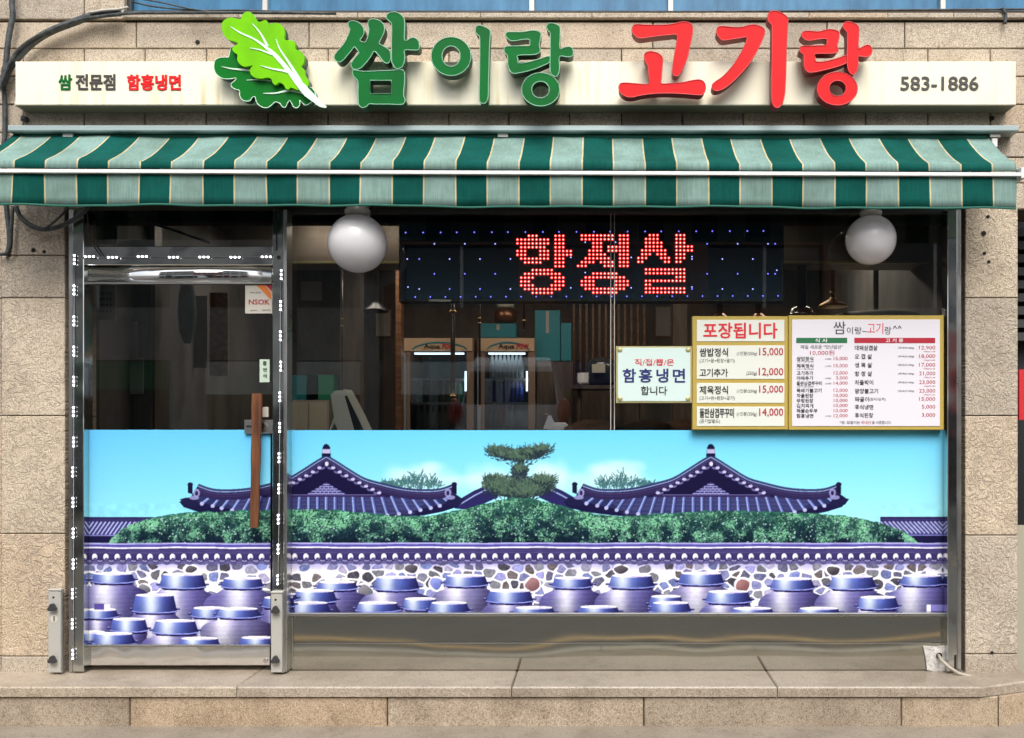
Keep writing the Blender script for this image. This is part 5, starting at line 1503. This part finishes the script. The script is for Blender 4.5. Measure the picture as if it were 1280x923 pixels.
# behind the door
def sheet(name, px0, py0, px1, py1, Y, m, label, cat='notice', lines=0, tilt=0):
    o = MB().pbox(px0, py0, px1, py1, Y, Y + .004).build(name, M[m], None); tag(o, label, cat)
    if lines:
        mb = MB(); h = (py1 - py0) / (lines + 2)
        for k in range(lines):
            y = py0 + h * (k + 1.2)
            for q in range(6):
                a = px0 + (px1 - px0) * (.12 + q * .13)
                mb.pbox(a, y, a + (px1 - px0) * .09, y + h * .45, Y - .0015, Y - .0003)
        mb.build('print_lines', M['black_print'], o)
    return o
sheet('notice', 110, 356, 144.5, 400.5, .40, 'paper', 'cream notice with rows of print behind the top left of the door glass', lines=4)
sheet('notice', 155, 402, 172, 447, 1.0, 'paper_grey', 'narrow grey paper on the inner wall, above the wider sheet', lines=0)
sheet('notice', 145.5, 447.5, 179.5, 493, .98, 'paper_grey', 'wide grey sheet of paper pinned under the narrow one behind the door', lines=0)
sheet('inner_partition', 146, 300, 190, 560, 1.02, 'interior_wall', 'dark partition inside the door that carries the papers', 'wall')
sheet('cream_panel', 109, 262, 146.5, 305, .40, 'paper_grey', 'cream panel behind the transom glass above the door', 'panel')
sheet('poster', 262, 366, 285, 470, 1.8, 'orange_poster', 'tall orange brown poster column seen through the door glass', 'poster')
sheet('poster', 240, 370, 259, 460, 1.9, 'interior_wall', 'dim brown poster left of the orange one behind the door', 'poster')
ct = thing('hanging_coat', tuple(P(234, 430, 1.3)), 'dark green coat hanging inside behind the middle of the door', 'coat')
mb = MB(); prof_ = [(.02, 0), (.035, -.03), (.055, -.10), (.06, -.22), (.045, -.34), (.02, -.42)]
c = P(234, 350, 1.3)
mb.lathe([(max(.01, r * (1 + .08 * math.sin(i * 2))), h) for i, (r, h) in enumerate(prof_)], tuple(c), 12)
mb.build('cloth', mat('coat_cloth', (.012, .035, .028), .9), ct)
MB().tube([c, c + Vector((0, 0, .06)), c + Vector((.02, 0, .09)), c + Vector((.03, 0, .06))], .004, 6).build('hanger_hook', M['chrome'], ct)

# point-of-sale screen near the window
ps = thing('tilted_screen', tuple(P(435, 538, .5)), 'cream cased counter screen leaning back just inside the window', 'screen')
Yp = .45
quad = [(415.5, 492), (418, 489), (428, 488), (433, 491), (456, 537), (456, 545), (425, 545), (413.5, 498)]
vs, fs = plate([(X_(a, Yp), Z_(b, Yp)) for a, b in crom(quad, 3)], [], Yp, Yp + .16)
MB().add(vs, fs).build('casing', M['cream_plastic'], ps)
quad = [(431, 495), (434, 495), (455, 538), (455, 543), (444, 541)]
vs, fs = plate([(X_(a, Yp), Z_(b, Yp)) for a, b in quad], [], Yp - .004, Yp - .0005)
MB().add(vs, fs).build('display_edge', M['screen'], ps)
MB().tube([P(420, 520, Yp + .06), P(411, 545, Yp + .06)], .009, 8).build('stand', M['cream_plastic'], ps)
cnt = thing('counter', tuple(P(440, 560, .6)), 'low counter hidden behind the film that carries the cream screen', 'counter')
MB().box(X_(380, .5), X_(560, .5), .40, .85, Z_(548, .5), Z_(546, .5)).build('counter_top', M['dark_wood'], cnt)
MB().box(X_(390, .5), X_(550, .5), .44, .82, FZ, Z_(548.3, .5)).build('counter_body', M['dark_wood'], cnt)
# table, chairs, and the white pot on the table
def chair(px, Y, label):
    x = X_(px, Y); zt = Z_(524.5, Y)
    t = thing('wooden_chair', (x, Y, FZ), label, 'chair', 'wooden chairs round the table inside')
    out_ = [(x - .21, zt - .50)] + [(x - .21 + .42 * i / 12, zt - .075 * (abs(i / 6 - 1)) ** 2.2) for i in range(13)] + [(x + .21, zt - .50)]
    vs, fs = plate(out_, [], Y, Y + .03); MB().add(vs, fs).build('backrest', M['chair_wood'], t)
    MB().bbox(x - .21, x + .21, Y + .032, Y + .44, FZ + .42, FZ + .46, .01).build('seat', M['chair_wood'], t)
    for sx in (-.18, .18):
        for sy in (.02, .40):
            MB().box(x + sx - .018, x + sx + .018, Y + sy, Y + sy + .036, FZ, FZ + .419).build('leg', M['chair_wood'], t)
chair(742, .62, 'wooden chair with its rounded back just left of the noodle notice')
chair(806, .62, 'wooden chair with its rounded back under the noodle notice')
chair(858, .95, 'wooden chair behind the left edge of the takeout menu board')
Yt = .62
wp = thing('white_pot', tuple(P(693, 540, Yt)), 'small white pot with a brown knob showing above the film near the centre', 'pot')
c = P(697, 541, Yt + .05)
MB().lathe([(.05, 0), (.065, .02), (.063, .045), (.045, .06)], tuple(c), 16).build('pot_body', M['white_print'], wp)
vs, fs = plate([(X_(a, Yt), Z_(b, Yt)) for a, b in ((679, 536), (685, 520), (688, 519), (692, 527), (693, 538))], [], Yt, Yt + .05); MB().add(vs, fs).build('spout', M['white_print'], wp)
c = P(682.5, 519.5, Yt + .02); MB().sphere(c, .017, 12, 8, .7).build('knob', M['chair_wood'], wp)
tb = thing('dining_table', tuple(P(690, 560, .75)), 'round dining table inside, its top hidden behind the film', 'table')
c = P(690, 542, .67)
MB().lathe([(.30, -.035), (.32, -.03), (.32, -.002), (.31, 0)], tuple(c), 28).build('table_top', M['chair_wood'], tb)
MB().lathe([(.05, -.60), (.05, -.036)], (c.x, c.y, c.z), 12).build('pedestal', M['pipe_dark'], tb)
MB().lathe([(.24, 0), (.22, .03), (.05, .05)], (c.x, c.y, FZ), 20).build('foot', M['pipe_dark'], tb)
def cup(px, py, Y, label):
    c = P(px, py, Y); o = MB().lathe([(.028, 0), (.036, .09), (.032, .09), (.026, .01)], tuple(c), 12).build('water_cup', M['paper'], None)
    tag(o, label, 'cup')
# appliances right of the coolers
ap = thing('rice_cooker', tuple(P(752, 478, 3.0)), 'dim round appliance on the shelf right of the teal cartons', 'appliance')
c = P(752, 482, 3.0)
MB().lathe([(.10, 0), (.13, .03), (.13, .16), (.10, .22), (.03, .24)], tuple(c), 18).build('body', M['screen'], ap)
MB().box(c.x - .08, c.x + .03, c.y - .15, c.y - .125, c.z + .10, c.z + .17).build('label_plate', M['paper'], ap)
sf = thing('wall_shelf', tuple(P(750, 484, 3.1)), 'dark shelf carrying the round appliance', 'shelf')
MB().box(X_(715, 3.0), X_(812, 3.0), 2.85, 3.3, Z_(487, 3.0), Z_(482.5, 3.0)).build('board', M['dark_wood'], sf)
for px in (722, 800): MB().box(X_(px, 3.0), X_(px + 4, 3.0), 2.9, 3.28, FZ, Z_(487.3, 3.0)).build('leg', M['dark_wood'], sf)

# ================================================================== CABLES ON THE FRONT
def cable(pts, r, label, Y=-.03, m='cable', name='cable', n=8, cat='cable'):
    ys = Y if isinstance(Y, (list, tuple)) else [Y] * len(pts)
    s = crom(pts, 4, False); yy = np.interp(np.linspace(0, 1, len(s)), np.linspace(0, 1, len(ys)), ys)
    o = MB().tube([P(a, b, float(y)) for (a, b), y in zip(s, yy)], r, n).build(name, M[m], None)
    return tag(o, label, cat)
cable([(2, 110), (10, 88), (22, 72), (40, 54), (62, 40), (90, 29), (112, 21), (128, 18), (150, 16)], .019, 'thick grey cable bundle arching up from the left edge over the sign corner', -.05)
cable([(-6, 128), (4, 98), (20, 66), (42, 48), (70, 35), (100, 25), (124, 21), (160, 17), (210, 16.5), (300, 16), (420, 17)], .008, 'thin dark cable following under the thick bundle to the window ledge', -.074)
cable([(112, 16), (130, 13), (150, 11.5), (160, 9)], .006, 'short pale cable end lying on the cable bundle near the top left', -.078, 'cable_white')
cable([(16, -12), (15, 6), (16, 20), (12, 40), (9, 62), (7, 84), (3, 104)], .014, 'grey cable dropping from the top edge into the bundle at the left', -.045)
cable([(8, 78), (4, 96), (6, 130), (6, 165), (4, 200), (7, 250), (12, 300), (8, 320)], .012, 'dark cable running down the left edge behind the awning', -.022)
cable([(155, 15), (230, 16), (330, 15.5), (480, 17), (640, 15.5), (800, 15), (940, 14.5), (1100, 13), (1230, 12), (1290, 11.5)], .0055, 'long black cable lying along the ledge under the upper windows', -.012)
cable([(165, 2), (190, 8), (240, 13), (300, 13), (380, 15.5)], .0045, 'thin black cable dipping across the first blue upper window', -.02)
cable([(162, -3), (200, 3), (236, 11), (262, 14.5)], .004, 'thinner black cable above the other one at the first upper window', -.028)
cable([(1252, 10), (1257, 18), (1256, 30)], .009, 'short dark bracket hanging from the ledge at the top right', -.03, name='hook_bracket', cat='bracket')
cable([(20, 258), (26, 272), (40, 283), (55, 287), (72, 284), (90, 276), (106, 264), (112, 254)], .012, 'thick black cable looping under the left end of the awning', -.06)
cable([(56, 286), (66, 279), (78, 268), (86, 256)], .006, 'thin black cable branching up from the loop under the awning', -.07)
cable([(16, 258), (14, 290), (12, 312), (4, 318), (-8, 316)], .009, 'black cable hanging in a bend at the far left under the awning', -.05)
cable([(108, 256), (111, 290), (114, 302), (120, 312), (126, 320)], .004, 'thin black wire dropping over the bar at the top left corner of the door', -.045)
cable([(150, 262), (175, 276), (205, 284), (240, 296), (262, 304)], .007, 'black cable crossing diagonally behind the transom glass', .06)
fl = tag(MB().tube([P(30, 152, -.02), P(31, 146, -.02)], .017, 12).build('cable_clamp', M['dark_rubber'], None), 'small dark wall fitting under the left end of the sign', 'fitting')

# ================================================================== ACROSS THE STREET (seen only as reflections)
def far_building(x0, x1, z1, m, label, cols, rows, shop):
    t = thing('far_building', ((x0 + x1) / 2, -13, 0), label, 'building')
    y = -12.6
    w_ = MB(); 
    # wall with real openings: piers and spandrels
    bw = (x1 - x0) / cols; sh = 3.2; fh = (z1 - sh) / rows
    for c in range(cols + 1):
        a = x0 + c * bw; w_.box(max(x0, a - .35), min(x1, a + .35), y - .4, y, 0, z1)
    for r in range(rows + 1):
        z = sh + r * fh; w_.box(x0, x1, y - .38, y - .01, z - .55, z + .45)
    w_.build('wall', M[m], t)
    MB().box(x0, x1, y - 6, y - 3, 0, z1).build('rear_wall', M['interior_wall'], t)
    for c in range(cols):
        for r in range(rows):
            a = x0 + c * bw + .35; z = sh + r * fh + .45
            p = MB().box(a, a + bw - .7, y - .25, y - .2, z, z + fh - 1.0).build('window', M['car_glass'], t)
            MB().box(a + bw / 2 - .38, a + bw / 2 - .32, y - .2, y - .15, z, z + fh - 1.0).build('mullion', M['white_paint'], p)
    for c in range(cols):
        a = x0 + c * bw + .35
        MB().box(a, a + bw - .7, y - .3, y - .25, .1, 2.6).build('shop_glass', M['car_glass'], t)
        MB().box(a, a + bw - .7, y - .06, y + .06, 2.0 + .1 * (c % 2), 2.62).build('shop_fascia', M[shop[c % len(shop)]], t)
far_building(-15, -4.2, 7.2, 'concrete', 'grey concrete building across the street, seen reflected in the door', 3, 2, ['board_cream', 'green_print'])
far_building(-4.1, 4.6, 5.4, 'brick_red', 'low red brick building across the street, seen reflected in the window', 3, 1, ['white_paint', 'navy_print', 'board_cream'])
far_building(4.7, 15, 8.0, 'concrete', 'taller grey building across the street, seen reflected at the right of the window', 3, 2, ['red_sign', 'board_cream'])

def car_body(t, prof, half, m, side_axis):
    """side profile (u along the car, z) swept over the width, with the glasshouse drawn in"""
    n = len(prof)
    vs, fs = [], []
    ws = [(-1, 0), (-.86, 1), (.86, 1), (1, 0)]
    secs = [(-half, .0), (-half + .05, .03), (half - .05, .03), (half, 0)]
    for (q, g) in secs:
        for (u, z) in prof:
            tuck = max(0, z - .95) * .22
            qq = q * (1 - tuck / half) if True else q
            v = (u, z - (0.0 if g else .015))
            vs.append((v[0], qq, v[1]) if side_axis == 'x' else (qq, v[0], v[1]))
    for k in range(3):
        for i in range(n):
            j = (i + 1) % n
            fs.append((k * n + i, k * n + j, (k + 1) * n + j, (k + 1) * n + i))
    fs += [tuple(range(n)), tuple(3 * n + i for i in reversed(range(n)))]
    mb = MB(); mb.add(vs, fs); return mb
# white van, seen from behind
vn = thing('white_van', (-1.33, -8.9, -.13), 'tall white van parked across the street, its tail lights reflected in the window', 'van')
def off(mb, dx, dy, dz): mb.v = [(a + dx, b + dy, c + dz) for a, b, c in mb.v]; return mb
vprof = [(0, .35), (.02, .9), (.10, 1.35), (.38, 2.0), (.55, 2.12), (3.2, 2.15), (3.9, 1.75), (4.5, 1.15), (4.85, 1.0), (4.9, .4)]
vprof = [(-u, z * 1.22) for u, z in vprof]
off(car_body(vn, vprof, .93, 'car_white', 'y'), -1.33, -8.6, -.13).build('body', M['car_white'], vn)
mb = MB(); vs = []
for (x, u, z) in ((-.72, .125, 1.68), (.72, .125, 1.68), (.62, .36, 2.36), (-.62, .36, 2.36)):
    vs.append((-1.33 + x, -8.6 - u + .012, z - .13)); 
vs += [(a, b - .03, c) for a, b, c in vs]
mb.add(vs, [(0, 1, 2, 3), (7, 6, 5, 4), (0, 4, 5, 1), (1, 5, 6, 2), (2, 6, 7, 3), (3, 7, 4, 0)]).build('rear_window', M['car_glass'], vn)
for sx in (-1, 1):
    MB().sphere((-1.33 + sx * .80, -8.64, 1.62), .10, 16, 12, 2.0).build('tail_light', M['tail_light'], vn)
    for yy in (-9.4, -12.3):
        wl = MB().lathe([(.33, -.1), (.35, -.06), (.35, .06), (.33, .1)], (-1.33 + sx * .84, yy, .22), 24, 'x').build('wheel', M['tyre'], vn)
        MB().lathe([(.2, -.105), (.2, .105)], (-1.33 + sx * .84, yy, .22), 20, 'x').build('rim', M['rim'], wl)
    MB().box(-1.33 + sx * .98 - .05, -1.33 + sx * .98 + .05, -11.6, -11.4, 1.0, 1.2).build('mirror', M['black'], vn)
MB().box(-2.2, -.46, -8.62, -8.53, .28, .50).build('bumper', M['alu'], vn)
# black saloon, side on
sd = thing('black_saloon', (-6.2, -8.2, -.13), 'glossy black saloon parked across the street, reflected in the door glass', 'car')
sp = [(-2.3, .35), (-2.35, .75), (-2.1, .95), (-1.4, 1.02), (-.75, 1.40), (.35, 1.44), (1.15, 1.05), (2.0, .95), (2.3, .72), (2.3, .35)]
off(car_body(sd, sp, .88, 'car_black', 'x'), -6.2, -8.3, -.13).build('body', M['car_black'], sd)
for (u, nm) in ((-1.4, 0), (1.4, 0)):
    for sy in (-1, 1):
        wl = MB().lathe([(.31, -.1), (.33, -.06), (.33, .06), (.31, .1)], (-6.2 + u, -8.3 + sy * .80, .2), 24, 'y').build('wheel', M['tyre'], sd)
        MB().lathe([(.2, -.105), (.2, .105)], (-6.2 + u, -8.3 + sy * .80, .2), 20, 'y').build('rim', M['rim'], wl)
MB().tube([(-7.5, -7.425, .91), (-6.9, -7.42, .93), (-5.4, -7.42, .93), (-5.1, -7.45, .98)], .014, 6).build('chrome_strip', M['chrome'], sd)
for a, b in ((-6.95, -6.22), (-6.14, -5.45)):
    vs = [(a, -7.475, .93), (b, -7.475, .93), (b - .05, -7.53, 1.20), (a + .18, -7.53, 1.20)]
    vs += [(x, y - .04, z) for x, y, z in vs]
    MB().add(vs, [(0, 1, 2, 3), (7, 6, 5, 4), (0, 4, 5, 1), (1, 5, 6, 2), (2, 6, 7, 3), (3, 7, 4, 0)]).build('side_window', M['car_glass'], sd)

# ------------------------------------------------------------------ clutter of the room
def bowl_stack(px, py, Y, n, label, m='white_print'):
    c = P(px, py, Y); mb = MB()
    t = thing('bowl_stack', tuple(c), label, 'bowls')
    for k in range(n):
        MB().lathe([(.035, 0), (.075, .035), (.072, .036), (.03, .006)], (c.x, c.y, c.z + k * .014), 16).build('bowl', M[m], t)
bowl_stack(732, 482.3, 3.0, 6, 'stack of white bowls on the dark shelf left of the round appliance')
bowl_stack(778, 482.3, 3.0, 4, 'shorter stack of white bowls on the dark shelf right of the round appliance')
def framed(px0, py0, px1, py1, Y, label, m):
    t = thing('framed_menu', tuple(P((px0 + px1) / 2, py1, Y)), label, 'picture')
    MB().pbox(px0 - 1.5, py0 - 1.5, px1 + 1.5, py1 + 1.5, Y + .003, Y + .02).build('frame', M['chair_wood'], t)
    MB().pbox(px0, py0, px1, py1, Y, Y + .0025).build('picture_sheet', M[m], t)
framed(376, 352, 402, 376, 4.27, 'framed grey sheet on the back wall left of the thin exhaust pipe', 'paper_grey')
framed(470, 388, 488, 420, 4.27, 'small framed sheet on the back wall left of the brown post', 'paper')
framed(820, 384, 838, 420, 4.27, 'framed sheet on the back wall above the noodle notice', 'paper_grey')
for i, (px, lab) in enumerate(((381, 'left'), (400, 'right'))):
    c = P(px, 500, 3.4)
    o = MB().box(c.x - .12, c.x + .12, c.y, c.y + .3, c.z, c.z + .22).build('crate', M['bottle_green' if i else 'teal_box'], None)
    tag(o, lab + ' of two plastic crates on the low cupboard at the back, behind the counter screen', 'crate')
cb = thing('low_cupboard', tuple(P(390, 540, 3.4)), 'low pale cupboard at the back behind the cream counter screen', 'cupboard')
MB().box(X_(362, 3.4), X_(412, 3.4), 3.38, 3.8, FZ, Z_(500.3, 3.4)).build('cupboard_body', M['paper_grey'], cb)
MB().box(X_(364, 3.4), X_(386, 3.4), 3.365, 3.379, FZ + .05, Z_(503, 3.4)).build('cupboard_door', M['paper'], cb)
MB().box(X_(388, 3.4), X_(410, 3.4), 3.365, 3.379, FZ + .05, Z_(503, 3.4)).build('cupboard_door', M['paper'], cb)
